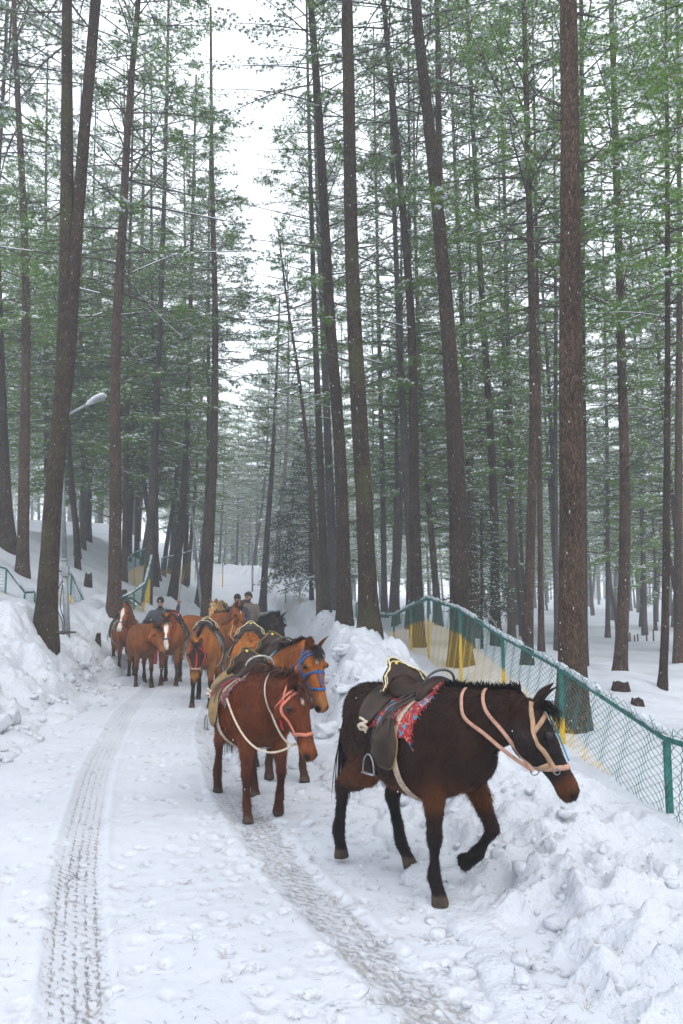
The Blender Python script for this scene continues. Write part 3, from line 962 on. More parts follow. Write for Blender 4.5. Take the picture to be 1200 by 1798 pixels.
T("leaning grey pine with a snow-capped tangle at the road bend", [(460, 1036), (470, 930), (478, 820), (484, 700)], 36, 13, 15, "bark_grey", "frost_b", 6, 0.7, fine=1)
T("slim pine on the hillside between the forked pine and the straight brown one", [(146, 985), (146, 800), (142, 560)], 30, 10, 20, "bark_grey", "low_a", 4.6, 1.1)
T("dark pine bole above the stump on the hillside", [(155, 985), (158, 800), (160, 600)], 34, 10, 21, "bark_dark", "frost_a", 5, 0.95)
T("thin pine bole close beside the straight brown pine", [(219, 1000), (222, 800), (226, 560)], 27, 11, 21, "bark_brown", "low_b", 4.5, 1.1)
T("dark pine bole seen between the forked and reddish pines", [(83, 990), (82, 760), (80, 500)], 32, 12, 22, "bark_dark", "tall_c", 7, 1.0)
# the dense dark fir by the road bend
T("dense snow-flecked dark fir beside the low green rail", [(548, 1045), (546, 960), (545, 800)], 33, 9, 7.5, "bark_dark", "fir", 0.9, 1.25, name="fir_tree", stubs=0)
T("small dark fir tucked behind the fence beneath the pines", [(846, 1135), (846, 1000), (846, 940)], 19, 5, 3.2, "bark_dark", "fir", 0.5, 0.55, name="fir_tree", stubs=0)

T("drooping green pine bough hanging over the fence from a close tree", [(1330, 1400), (1320, 900), (1310, 300)], 9.0, 30, 15, "bark_brown", ["low_b", "low_a"], [5.6, 7.2], [0.62, 0.62], fine=1)
# --- the rest of the forest: shared trunk meshes, repeated with their crowns
PROTO_TRUNKS = []
for k, th in enumerate((9, 9, 12, 12, 15, 15, 19, 19, 23, 23, 23, 23)):
    rnd = np.random.default_rng(500 + k)
    bend = rnd.normal(0, 0.35, 2)
    p = [np.array([0, 0, -0.5]), np.array([bend[0] * 0.25, bend[1] * 0.25, 1.2]), np.array([bend[0], bend[1], th * .32]), np.array([bend[0] * 1.2, bend[1] * 1.2, th * .62]), np.array([bend[0] * 0.8, bend[1] * 0.8, th])]
    me, pth, _ = trunk_mesh(p, rnd.uniform(0.12, 0.2) * (0.55 + 0.45 * th / 23), 0.03, 0, 600 + k)
    me.materials.append(M[("bark_grey", "bark_dark", "bark_brown", "bark_grey")[k % 4]])
    PROTO_TRUNKS.append((th, me, pth))

FOREST_LABEL = {
    "right": ("slender pine among many in the snowy wood beyond the fence", "pines in the wood beyond the fence"),
    "left": ("slender pine among many on the snowy hillside above the road", "pines on the hillside above the road"),
    "far": ("hazy slender pine in the crowd where the road disappears", "pines where the road disappears"),
}
fr = np.random.default_rng(21)
def corridor(x, y):
    lim = 2.0 if y < 45 else 1.0
    return (float(pl(y, L_EDGE)) - lim - 0.03 * y) < x < (float(pl(y, R_EDGE)) + lim + 0.7)
def sky_gap(x, y):
    """Keep the opening over the road free of tall crowns."""
    px = CX + x / y * FPX
    return 350 < px < 580 and y < 62 or 400 < px < 500 and y < 85
SPAN = dict(tall_a=15, tall_b=15, tall_c=13, frost_a=15, frost_b=12, low_a=9, low_b=8)
def place_pine(x, y, key, h, s):
    TREE_SPOTS.append((x, y))
    where = "far" if y > 55 and -0.22 < x / y < 0.06 else ("left" if x < float(pl(y, L_EDGE)) else "right")
    lab, grp = FOREST_LABEL[where]
    root = thing("pine_tree", lab, "tree", (x, y, ground_z(x, y)), 0, grp, fr.uniform(0.85, 1.15))
    top = h + SPAN[key] * s * 0.97
    upper = key.startswith("low") and fr.random() < (0.2 if x > 0 else 0.35)   # tall pine with a second crown high up
    fit = [q for q in PROTO_TRUNKS if q[0] >= (23 if upper else top)] or PROTO_TRUNKS[-4:]
    fit = [q for q in fit if q[0] == fit[0][0]]
    th, tm, pth = fit[fr.integers(0, len(fit))]
    add_obj("trunk", tm, parent=root)
    put_crown(root, pth, key, h, s, fr.random() * 6.28)
    if upper: put_crown(root, pth, ("tall_a", "tall_b", "frost_a")[fr.integers(0, 3)], 11.5, fr.uniform(0.6, 0.78), fr.random() * 6.28)
    root.rotation_euler = (fr.normal(0, 0.02), fr.normal(0, 0.02), fr.random() * 6.28)
def crowded(x, y, dmin):
    return any((x - a) ** 2 + (y - b_) ** 2 < dmin * dmin for a, b_ in TREE_SPOTS)
# bushy green pines near the hillside and behind the fence, then pale ones closing the road's end
for n_, px0, px1, y0, y1, keys, h0, h1, s0, s1 in (
        (16, 95, 350, 24, 42, ("low_a", "low_b"), 1.6, 4.2, 0.85, 1.15),
        (16, 680, 985, 20, 38, ("low_a", "low_b"), 2.0, 5.5, 0.75, 1.05),
        (9, 1035, 1230, 24, 44, ("frost_b", "low_b"), 0.8, 3.5, 0.7, 0.95),
        (40, 340, 610, 57, 112, ("frost_a", "frost_b"), 1.5, 7.5, 0.75, 1.05)):
    got = tries = 0
    while got < n_ and tries < 900:
        tries += 1
        y = fr.uniform(y0, y1)
        x = (fr.uniform(px0, px1) - CX) / FPX * y
        if (float(pl(y, L_EDGE)) - 1.2 < x < float(pl(y, R_EDGE)) + 1.2) or crowded(x, y, 1.8): continue
        place_pine(x, y, keys[fr.integers(0, 2)], fr.uniform(h0, h1), fr.uniform(s0, s1))
        got += 1
count = tries = 0
while count < 140 and tries < 6000:
    tries += 1
    y = 22 + 88 * fr.random() ** 1.15
    x = y * fr.uniform(-0.60, 0.60)
    if corridor(x, y) or sky_gap(x, y): continue
    if x / y > 0.28 and y < 42 and fr.random() < 0.75: continue
    if crowded(x, y, 1.9 if y < 60 else 1.4): continue
    if y > 26 and fr.random() < 0.50:                # younger trees with foliage near the ground
        key, h, s = ("frost_b", "low_b", "frost_b")[fr.integers(0, 3)], fr.uniform(0.8, 3.4), fr.uniform(0.8, 1.1)
    elif y > 48:
        key, h, s = ("frost_a", "frost_b")[fr.integers(0, 2)], fr.uniform(4.0, 9.0), fr.uniform(0.7, 1.0)
    elif fr.random() < 0.72:
        key, h, s = ("low_a", "low_b")[fr.integers(0, 2)], fr.uniform(2.6, 6.0), fr.uniform(0.9, 1.3)
    else:
        key, h, s = ("tall_a", "tall_b", "tall_c", "frost_a")[fr.integers(0, 4)], fr.uniform(5.5, 9.5), fr.uniform(0.6, 0.8)
    place_pine(x, y, key, h, s)
    count += 1

# the far wood closes the view as one mass
g_w, g_n = Geo(), []
for k in range(420):
    y = 112 + 110 * fr.random()
    x = y * fr.uniform(-0.75, 0.75)
    px = CX + x / y * FPX
    z = float(base_height(x, y))
    h = fr.uniform(15, 24)
    tube(g_w, np.array([[x, y, z - 1], [x + fr.normal(0, 0.3), y, z + h * 0.5], [x, y, z + h]]), [0.22, 0.16, 0.04], 5, cap=False)
    nb = 150
    hh = fr.uniform(0.25, 1, nb)
    rr = 3.0 * (1.08 - hh) ** 0.6 * fr.random(nb) ** 0.5
    aa = fr.random(nb) * 6.28
    g_n.append(np.stack([x + rr * np.cos(aa), y + rr * np.sin(aa), z + hh * h], 1))
pos = np.concatenate(g_n)
m_ = 3
pos = np.repeat(pos, m_, 0)
dr = fr.normal(size=pos.shape); dr[:, 2] *= 0.6
dr /= np.linalg.norm(dr, axis=1, keepdims=True)
v = blades(pos, dr, np.full(len(pos), 0.75), np.full(len(pos), 0.32), fr)
wv = np.concatenate(g_w.v); wq = np.concatenate(g_w.q)
me = np_mesh("far_wood", np.concatenate([wv, v]), [wq, np.arange(len(v)).reshape(-1, 3) + len(wv)], smooth=False)
me.materials.append(M["twig"]); me.materials.append(M["needles_blue"]); me.materials.append(M["branch_snow"])
set_mat_index(me, np.concatenate([np.zeros(len(wq)), 1 + (fr.random(len(v) // 3) < 0.4)]))
tag(add_obj("far_wood", me), "distant snowy wood fading into the haze", "forest", kind="stuff")
# ================================================================== horses
def loft(geo, secs, sides=20, n=None, power=2.2):
    """secs: rows (cx,cy,cz, ux,uy,uz, wx,wy,wz, up, down, half_width); smooth loft closed at both ends."""
    S = np.asarray(secs, float)
    if n: S = catmull(S, n)
    c, u, w = S[:, 0:3], S[:, 3:6], S[:, 6:9]
    u = u / np.linalg.norm(u, axis=1, keepdims=True)
    w = w / np.linalg.norm(w, axis=1, keepdims=True)
    a = np.linspace(0, 2 * np.pi, sides, endpoint=False)
    ca, sa = np.cos(a), np.sin(a)
    e = 2.0 / power
    pc = np.sign(ca) * np.abs(ca) ** e
    ps = np.sign(sa) * np.abs(sa) ** e
    vert = np.where(pc[None, :] > 0, S[:, 9:10], S[:, 10:11]) * pc[None, :]
    lat = S[:, 11:12] * ps[None, :]
    v = c[:, None] + vert[..., None] * u[:, None] + lat[..., None] * w[:, None]
    k = len(S) * sides
    v = np.concatenate([v.reshape(-1, 3), c[[0]], c[[-1]]])
    j = np.arange(sides)
    last = (len(S) - 1) * sides
    tr = np.concatenate([np.stack([np.full(sides, k), (j + 1) % sides, j], 1), np.stack([np.full(sides, k + 1), last + j, last + (j + 1) % sides], 1)])
    geo.add(v, grid_faces(len(S), sides, True), tr)

def remeshed(geo, voxel, smooth_iter=6):
    me = geo.mesh("tmp")
    o = bpy.data.objects.new("tmp", me)
    COL.objects.link(o)
    r = o.modifiers.new("r", 'REMESH'); r.mode = 'VOXEL'; r.voxel_size = voxel
    s = o.modifiers.new("s", 'SMOOTH'); s.factor = 0.5; s.iterations = smooth_iter
    dg = bpy.context.evaluated_depsgraph_get()
    out = bpy.data.meshes.new_from_object(o.evaluated_get(dg))
    bpy.data.objects.remove(o); bpy.data.meshes.remove(me)
    return out

def sag(a, z0=0.0):
    """Direction in the horse's own upright plane: angle forward from straight down."""
    return np.array([math.sin(R(a)), 0.0, -math.cos(R(a))])

WALK = dict(fl=(8, 4), fr=(-6, 0), hl=(14, 0), hr=(-12, 0))
class Horse: pass

def make_coat(name):
    m, nt, b = new_mat(name)
    L = nt.links.new
    at = N(nt, "ShaderNodeAttribute", attribute_name="coat")
    co = N(nt, "ShaderNodeTexCoord")
    mp = N(nt, "ShaderNodeMapping")
    mp.inputs["Scale"].default_value = (16, 30, 9)
    L(co.outputs["Object"], mp.inputs[0])
    nz = N(nt, "ShaderNodeTexNoise", i_Scale=1.0, i_Detail=7.0, i_Roughness=0.7)
    L(mp.outputs[0], nz.inputs["Vector"])
    n2 = N(nt, "ShaderNodeTexNoise", i_Scale=2.6, i_Detail=3.0)
    L(co.outputs["Object"], n2.inputs["Vector"])
    col = mixc(nt, 1.0, at.outputs["Color"], ramp(nt, nz.outputs[0], [(0.3, (0.55, 0.55, 0.55)), (0.72, (1.4, 1.35, 1.3))]), 'MULTIPLY')
    col = mixc(nt, 1.0, col, ramp(nt, n2.outputs[0], [(0.35, (0.72, 0.72, 0.74)), (0.65, (1.25, 1.2, 1.15))]), 'MULTIPLY')
    # a few caught snowflakes
    L(col, b.inputs["Base Color"])
    b.inputs["Roughness"].default_value = 0.62
    b.inputs["Specular IOR Level"].default_value = 0.08
    b.inputs["Sheen Weight"].default_value = 0.0
    b.inputs["Sheen Roughness"].default_value = 0.4
    bump(nt, b, nz.outputs[0], 0.5, 0.012)
    return m
M["coat"] = make_coat("horse_coat")
m, nt, b = new_mat("horse_hair")
at = N(nt, "ShaderNodeAttribute", attribute_name="coat")
gi = N(nt, "ShaderNodeNewGeometry")
cl = ramp(nt, gi.outputs["Random Per Island"], [(0, (0.6, 0.6, 0.6)), (1, (1.55, 1.5, 1.45))])
nt.links.new(mixc(nt, 1.0, at.outputs["Color"], cl, 'MULTIPLY'), b.inputs["Base Color"])
b.inputs["Roughness"].default_value = 0.55
b.inputs["Specular IOR Level"].default_value = 0.12
M["hair"] = m
m, nt, b = new_mat("horse_eye")
b.inputs["Base Color"].default_value = (0.012, 0.010, 0.012, 1)
b.inputs["Roughness"].default_value = 0.22
b.inputs["Specular IOR Level"].default_value = 0.25
M["eye"] = m

def build_horse(name, label, x, y, heading, size, coat, neck=(25, 0), head=(50, 0), legs=None, voxel=0.018, hair=0, mane_len=0.16, forelock=True,
                ear_turn=0.0, tail_swing=0.0, blaze=None, seed=1, group="pack ponies walking down the road", bulk=1.0, face=None, z=None, head_scale=1.06, neck_len=1.0):
    """heading: degrees from straight-toward-camera, positive to the picture's right side (east)."""
    H = Horse()
    rnd = np.random.default_rng(seed)
    g = Geo()
    Y, Zu = np.array([0, 1.0, 0]), np.array([0, 0, 1.0])
    # trunk of the body ------------------------------------------------
    body = [(-.67, 1.09, .93, .08), (-.60, 1.165, .84, .16), (-.47, 1.205, .73, .225), (-.30, 1.205, .64, .262 * bulk), (-.12, 1.175, .575, .29 * bulk),
            (.08, 1.16, .55, .298 * bulk), (.24, 1.185, .565, .275 * bulk), (.37, 1.225, .62, .222), (.50, 1.18, .66, .188), (.60, 1.07, .72, .14), (.655, .99, .80, .07)]
    rows = []
    for bx, zt, zb, hw in body:
        c = zb + (zt - zb) * 0.46
        rows.append([bx, 0, c, 0, 0, 1, 0, 1, 0, zt - c, c - zb, hw])
    loft(g, rows, 24, 34, 2.15)
    # neck --------------------------------------------------------------
    npitch, nyaw = R(neck[0]), R(neck[1])
    p = np.array([0.36, 0, 1.0])
    pts, ups, lats = [p.copy()], [], []
    hs = [(.285, .165), (.245, .14), (.21, .12), (.18, .104), (.155, .094), (.135, .088)]
    for i in range(5):
        f = (i + 1) / 5
        yw = nyaw * f
        pt = npitch * (0.75 + 0.25 * f) + R(10) * (1 - f)
        d = np.array([math.cos(pt) * math.cos(yw), math.cos(pt) * math.sin(yw), math.sin(pt)])
        p = p + d * 0.124 * neck_len
        pts.append(p.copy())
    pts = np.array(pts)
    tan = np.gradient(pts, axis=0)
    tan /= np.linalg.norm(tan, axis=1, keepdims=True)
    rows = []
    crest = []
    for i in range(6):
        lat = np.cross(Zu, tan[i]); lat /= np.linalg.norm(lat)
        up = np.cross(tan[i], lat)
        hh, hw = hs[i]
        rows.append([*pts[i], *up, *lat, hh * 0.95, hh, hw])
        crest.append((pts[i] + up * hh * 0.95, up, lat))
    loft(g, rows, 20, 16, 2.1)
    # head ---------------------------------------------------------------
    hp, hy = R(head[0]), nyaw + R(head[1])
    A = np.array([math.cos(hp) * math.cos(hy), math.cos(hp) * math.sin(hy), -math.sin(hp)])
    W = np.array([-math.sin(hy), math.cos(hy), 0.0])
    U = np.cross(A, W)
    poll = pts[-1] + U * 0.015 + A * 0.0
    HS = head_scale
    prof = [(-.05, .055, .09, .055), (.02, .078, .135, .082), (.09, .082, .165, .098), (.155, .074, .175, .099), (.22, .062, .158, .088), (.29, .05, .115, .068),
            (.36, .043, .092, .058), (.42, .040, .088, .056), (.465, .036, .090, .058), (.50, .024, .082, .053), (.525, -.002, .062, .036)]
    rows = []
    for t, up, dn, hw in prof:
        c = poll + (A * t + U * (up - dn) / 2) * HS
        r = (up + dn) / 2 * HS
        rows.append([*c, *U, *W, r, r, hw * HS])
    loft(g, rows, 20, 26, 2.3)
    def hd(t, u, w): return poll + (A * t + U * u + W * w) * HS
    # nostril rims, brow ridges, cheeks
    for s in (-1, 1):
        for (t, u, w, r) in ((.492, -.012, .043 * s, .022), (.145, .040, .082 * s, .034), (.13, -.085, .070 * s, .072)):
            v = ICO2[0] * r * HS + hd(t, u, w)
            g.add(v, None, ICO2[1])
    # legs ------------------------------------------------------------------
    L = dict(fl=dict(a=3, k=0, p=26), fr=dict(a=-3, k=0, p=26), hl=dict(a=4, g=0, k=0, p=28), hr=dict(a=-6, g=0, k=0, p=28))
    for q, d in (legs or {}).items(): L[q].update(d)
    feet = {}
    legj = {}
    for q in ("fl", "fr", "hl", "hr"):
        s = 1 if q[1] == 'l' else -1
        d = L[q]
        if q[0] == 'f':
            sh = np.array([.40, .125 * s, .90]); el = np.array([.345, .138 * s, .70]) + np.array([math.sin(R(d['a'])) * 0.08, 0, 0])
            kn = el + sag(d['a']) * .315
            fe = kn + sag(d['a'] - d['k']) * .225
            pa = fe + sag(d['a'] - d['k'] * 1.0 + d['p'] - d.get('f', 0)) * .085
            ho = pa + sag(d['a'] - d['k'] + d['p'] * 0.55 - d.get('f', 0)) * .062
            J = [(sh, .15, .10), (el * .6 + sh * .4, .125, .088), (el, .092, .072), (el * .5 + kn * .5, .066, .056), (el * .12 + kn * .88, .048, .044), (kn, .051, .046),
                 (kn * .78 + fe * .22, .038, .034), (kn * .4 + fe * .6, .034, .030), (fe, .044, .040), (fe * .4 + pa * .6, .037, .036), (pa, .046, .045), (ho, .058, .054)]
            top = el
        else:
            hip = np.array([-.44, .115 * s, .93])
            st = hip + sag(26 + d['a'] * 0.8) * .27 + np.array([0, .025 * s, 0])
            hk = st + sag(-46 + d['a'] - d['g']) * .315
            fe = hk + sag(3 + d['a'] - d['k']) * .315
            pa = fe + sag(3 + d['a'] - d['k'] + d['p'] - d.get('f', 0)) * .088
            ho = pa + sag(3 + d['a'] - d['k'] + d['p'] * 0.55 - d.get('f', 0)) * .060
            J = [(hip, .215, .13), (hip * .5 + st * .5, .185, .118), (st, .150, .098), (st * .55 + hk * .45, .108, .074), (st * .15 + hk * .85, .064, .050), (hk, .064, .050),
                 (hk * .8 + fe * .2, .046, .038), (hk * .4 + fe * .6, .040, .034), (fe, .047, .042), (fe * .4 + pa * .6, .039, .038), (pa, .046, .045), (ho, .057, .054)]
            top = st
        if not d.get('up'):
            k = top[2] / (top[2] - ho[2])
            J = [((np.array([j[0], j[1], top[2] + (j[2] - top[2]) * k]) if j[2] < top[2] else j), a_, b_) for (j, a_, b_) in J]
        P_ = np.array([j for j, _, _ in J])
        tn = np.gradient(P_, axis=0)
        tn /= np.linalg.norm(tn, axis=1, keepdims=True)
        rows = []
        for i, (j, fa, la) in enumerate(J):
            fwd = np.cross(tn[i], Y); fwd /= np.linalg.norm(fwd)
            rows.append([*j, *fwd, *Y, fa, fa, la])
        loft(g, rows, 14, 40, 2.0)
        feet[q] = J[-1][0]
        legj[q] = P_
    me = remeshed(g, voxel, 5 if voxel < 0.016 else 4)
    me.name = "body"
    co = mesh_co(me).astype(float)
    nrm = np.empty(len(co) * 3, np.float32); me.vertices.foreach_get("normal", nrm); nrm = nrm.reshape(-1, 3)
    # shaggy relief
    co += nrm * (vnoise3(co * np.array([14, 14, 8.0]) + seed)[:, None] * 0.012)
    # ---------------- coat colours
    base, dark, light = (np.array(c) for c in coat[:3])
    def paint(co):
        c = np.repeat(base[None], len(co), 0)
        rel = (co - poll) / HS
        t, u, w = rel @ A, rel @ U, rel @ W
        headm = smoothstep(-.02, .06, t) * (np.abs(w) < .16) * (np.abs(u) < .25)
        torso = (co[:, 2] > .5)
        # paler belly, flank and inner thigh
        belly = smoothstep(.72, .60, co[:, 2]) * smoothstep(.50, .58, co[:, 2]) * smoothstep(.62, .5, co[:, 0])
        c = c + (light - c) * (belly * 0.75)[:, None]
        back = smoothstep(1.08, 1.2, co[:, 2]) * smoothstep(.55, .3, co[:, 0])
        c = c + (dark - c) * (back * 0.35)[:, None]
        elb = np.exp(-(((co[:, 0] - .45) / .13) ** 2 + ((co[:, 2] - .66) / .09) ** 2))
        c = c + (light - c) * (elb * 0.6)[:, None]
        fl = np.exp(-(((co[:, 0] + .38) / .12) ** 2 + ((co[:, 2] - .66) / .12) ** 2))
        c = c + (light - c) * (fl * 0.45)[:, None]
        # dark lower legs and hooves
        lm = smoothstep(.50, .33, co[:, 2]) if len(coat) < 4 else smoothstep(.5, .33, co[:, 2]) * coat[3]
        c = c + (dark - c) * lm[:, None]
        hf = smoothstep(.075, .055, co[:, 2])
        c = c + (np.array([.055, .042, .033]) - c) * hf[:, None]
        # head: face and muzzle
        if face is not None:
            fm = smoothstep(-.02, .08, t) * smoothstep(.55, .42, t) * (np.abs(w) < .14) * (u > -.2)
            c = c + (np.array(face) - c) * (fm * 0.9)[:, None]
        mz = smoothstep(.36, .44, t) * (np.abs(w) < .12) * (np.abs(u) < .2)
        c = c + (light * 1.05 - c) * (mz * 0.8)[:, None]
        ns = np.exp(-(((t - .50) / .028) ** 2 + ((u + .012) / .028) ** 2)) * (np.abs(w) > .022) * (np.abs(w) < .1)
        c = c + (np.array([.014, .011, .011]) - c) * np.clip(ns * 1.5, 0, 1)[:, None]
        mouth = np.exp(-(((u + .075 - (t - .5) * .2) / .010) ** 2)) * smoothstep(.37, .42, t) * (np.abs(w) < .12)
        c = c + (np.array([.02, .015, .013]) - c) * (mouth * .7)[:, None]
        if blaze:
            kind, col = blaze
            if kind == "blaze":
                bm_ = smoothstep(.030, .020, np.abs(w) + .012 * np.sin(t * 26)) * smoothstep(.06, .10, t) * smoothstep(.56, .5, t) * (u > -.01)
                if col[0] > .5: bm_ = np.maximum(bm_, smoothstep(.40, .45, t) * (u > -.05) * (np.abs(w) < .05) * .9)
            else:
                bm_ = smoothstep(1.0, .6, np.sqrt((w / .018) ** 2 + ((t - .12) / .035) ** 2)) * (u > 0)
            c = c + (np.array(col) - c) * bm_[:, None]
        # dark along the crest and a dark eye ring
        for s in (-1, 1):
            ey = np.exp(-np.sum((co - hd(.15, .035, .093 * s)) ** 2, 1) / .024 ** 2)
            c = c + (np.array([.015, .012, .011]) - c) * (ey * .8)[:, None]
        return np.clip(c, .004, 1)
    cols = paint(co)
    me.vertices.foreach_set("co", co.astype(np.float32).ravel())
    me.update()
    # ---------------- ears and eyes join the body mesh
    v0 = co; n0 = len(v0)
    polys = np.empty(len(me.loops), np.int32); me.loops.foreach_get("vertex_index", polys)
    tot = np.empty(len(me.polygons), np.int32); me.polygons.foreach_get("loop_total", tot)
    st_ = np.concatenate([[0], np.cumsum(tot)[:-1]])
    quads = np.stack([polys[st_[tot == 4] + i] for i in range(4)], 1)
    tris = np.stack([polys[st_[tot == 3] + i] for i in range(3)], 1) if (tot == 3).any() else np.zeros((0, 3), int)
    H.bvh = BVHTree.FromPolygons([tuple(p) for p in v0], [tuple(map(int, q)) for q in quads] + [tuple(map(int, q)) for q in tris])
    eg = Geo()
    for s in (-1, 1):
        root = hd(.0, .07, .052 * s)
        tip_d = U * .9 - A * (.25 + ear_turn) + W * .22 * s
        tip_d /= np.linalg.norm(tip_d)
        sd = np.cross(tip_d, A + 0.35 * s * W); sd /= np.linalg.norm(sd)
        fw = np.cross(sd, tip_d)
        rows = []
        for f, wd, th in ((-.15, .030, .022), (.1, .037, .020), (.35, .042, .014), (.6, .035, .010), (.82, .019, .007), (1.0, .004, .003)):
            rows.append([*(root + tip_d * f * .155 + fw * (-.012 * math.sin(f * 3))), *fw, *sd, th * .3, th, wd])
        loft(eg, rows, 12, 12, 2.0)
    ne = eg.n
    ev = Geo()
    for s in (-1, 1):
        hit = H.bvh.find_nearest(Vector(hd(.152, .034, .11 * s)))[0]
        c = np.array(hit) - W * s * .008
        ev.add(ICO2[0] * .025 + c, None, ICO2[1])
    ears = np.concatenate(eg.v); eyes = np.concatenate(ev.v)
    qs = np.concatenate([quads, np.concatenate(eg.q) + n0])
    ts = np.concatenate([tris, np.concatenate(eg.t) + n0, np.concatenate(ev.t) + n0 + ne])
    bodym = np_mesh("body", np.concatenate([v0, ears, eyes]), [qs, ts])
    ec = np.repeat((base * .55 + dark * .45)[None], len(ears), 0)
    set_color(bodym, "coat", np.concatenate([cols, ec, np.zeros((len(eyes), 3))]))
    bodym.materials.append(M["coat"]); bodym.materials.append(M["eye"])
    net = sum(len(t_) for t_ in ev.t)
    set_mat_index(bodym, np.concatenate([np.zeros(len(qs) + len(ts) - net), np.ones(net)]))
    bpy.data.meshes.remove(me)
    # ---------------- place
    zz = surface_z(x, y) if z is None else z
    root = thing("horse", label, "horse", (x, y, zz - 0.012), R(heading) - math.pi / 2, group, size)
    add_obj("body", bodym, parent=root)
    H.root = root
    H.mat = Matrix.Translation(root.location) @ Matrix.Rotation(root.rotation_euler[2], 4, 'Z') @ Matrix.Scale(size, 4)
    H.hd, H.A, H.U, H.W, H.poll, H.pts, H.crest = hd, A, U, W, poll, pts, crest
    H.name = name
    H.feet = feet
    H.size = size
    # ---------------- mane and forelock
    mc = np.array(coat[4]) if len(coat) > 4 else dark * .7
    hg, hc = Geo(), []
    def lock(p0, d0, d1, ln, wd, k=5):
        pts_ = [p0]
        for i in range(k):
            f = (i + 1) / k
            d = d0 * (1 - f) + d1 * f
            d = d / np.linalg.norm(d)
            pts_.append(pts_[-1] + d * ln / k)
        pts_ = np.array(pts_)
        sd = np.cross(d0, d1) + rnd.normal(0, .3, 3)
        sd /= np.linalg.norm(sd) + 1e-9
        ww = wd * np.array([1, 1, .95, .8, .55, .15])[:, None] / 2
        v = np.concatenate([pts_ - sd * ww, pts_ + sd * ww])
        m_ = k + 1
        q = [[i, i + 1, m_ + i + 1, m_ + i] for i in range(k)]
        hg.add(v, q)
        hc.append(np.repeat((mc * rnd.uniform(.6, 1.5))[None], len(v), 0))
    cp = np.array([c_[0] for c_ in crest]); cu = np.array([c_[1] for c_ in crest]); cl_ = np.array([c_[2] for c_ in crest])
    cres = catmull(np.concatenate([cp, cu, cl_], 1), 40)
    nm = int((9 if voxel > .015 else 16) * (2 if mane_len < .08 else 1))
    for i in range(3, 40):
        for q in range(nm):
            s = 1 if rnd.random() < .5 else -1
            side = 1.0 if mane_len > .1 else .25
            p0 = cres[i, :3] - cres[i, 3:6] * .02 + rnd.normal(0, .007, 3)
            d0 = cres[i, 3:6] + cres[i, 6:9] * s * .5 * side + rnd.normal(0, .2, 3)
            d1 = np.array([0, 0, -1.0]) * side + cres[i, 6:9] * s * .55 + cres[i, 3:6] * (.1 if side == 1 else .9) + rnd.normal(0, .18, 3)
            lock(p0, d0, d1, mane_len * rnd.uniform(.5, 1.2), .009)
    if forelock:
        for q in range(int(nm * 5)):
            p0 = hd(.0 + rnd.normal(0, .012), .075, rnd.normal(0, .022))
            lock(p0, U + rnd.normal(0, .3, 3) + A * .4, A - U * .12 + W * rnd.normal(0, .25) , rnd.uniform(.10, .20), .009)
    mm = hg.mesh("mane")
    set_color(mm, "coat", np.concatenate(hc))
    add_obj("mane", mm, M["hair"], root)["kind"] = "stuff"
    # ---------------- tail
    hg, hc = Geo(), []
    tb = np.array([-.655, 0, 1.07])
    for q in range(150 if voxel < .015 else 80):
        p0 = tb + rnd.normal(0, .018, 3)
        sw = rnd.normal(0, .05)
        lock(p0, np.array([-.42, sw, -.5]), np.array([.06 + rnd.normal(0, .04), sw + tail_swing, -1.0]), rnd.uniform(.45, .8), .016)
    tm = hg.mesh("tail")
    set_color(tm, "coat", np.concatenate(hc))
    add_obj("tail", tm, M["hair"], root)["kind"] = "stuff"
    # ---------------- shaggy winter coat
    if hair:
        vq = v0[quads]
        cen = vq.mean(1)
        fn = np.cross(vq[:, 2] - vq[:, 0], vq[:, 3] - vq[:, 1])
        ar = np.linalg.norm(fn, axis=1)
        fn /= ar[:, None] + 1e-12
        pick = rnd.choice(len(quads), hair, p=ar / ar.sum())
        wts = rnd.dirichlet((1, 1, 1, 1), hair)
        pos = (vq[pick] * wts[..., None]).sum(1)
        nn = fn[pick]
        flow = np.array([-.55, 0, -.75]) + rnd.normal(0, .22, (hair, 3))
        rel = (pos - poll) / HS
        onhead = (rel @ A > .0) & (np.abs(rel @ W) < .13) & (np.abs(rel @ U) < .22)
        flow[onhead] = A + rnd.normal(0, .2, (onhead.sum(), 3))
        flow -= nn * np.sum(flow * nn, 1)[:, None]
        flow /= np.linalg.norm(flow, axis=1, keepdims=True) + 1e-9
        d = flow + nn * rnd.uniform(.12, .5, hair)[:, None]
        d /= np.linalg.norm(d, axis=1, keepdims=True)
        ln = rnd.uniform(.016, .046, hair) * np.where(onhead, .5, 1) * np.where(pos[:, 2] < .1, .35, 1)
        ln = ln * (1 + .6 * np.exp(-((pos[:, 2] - .62) / .06) ** 2))
        v = blades(pos - nn * .002, d, ln, rnd.uniform(.0022, .0050, hair), rnd)
        hm_ = np_mesh("coat_hair", v, np.arange(len(v)).reshape(-1, 3), smooth=False)
        set_color(hm_, "coat", np.repeat(paint(pos) * 1.05, 3, 0))
        o = add_obj("coat_hair", hm_, M["hair"], root)
        o["kind"] = "stuff"
    return H
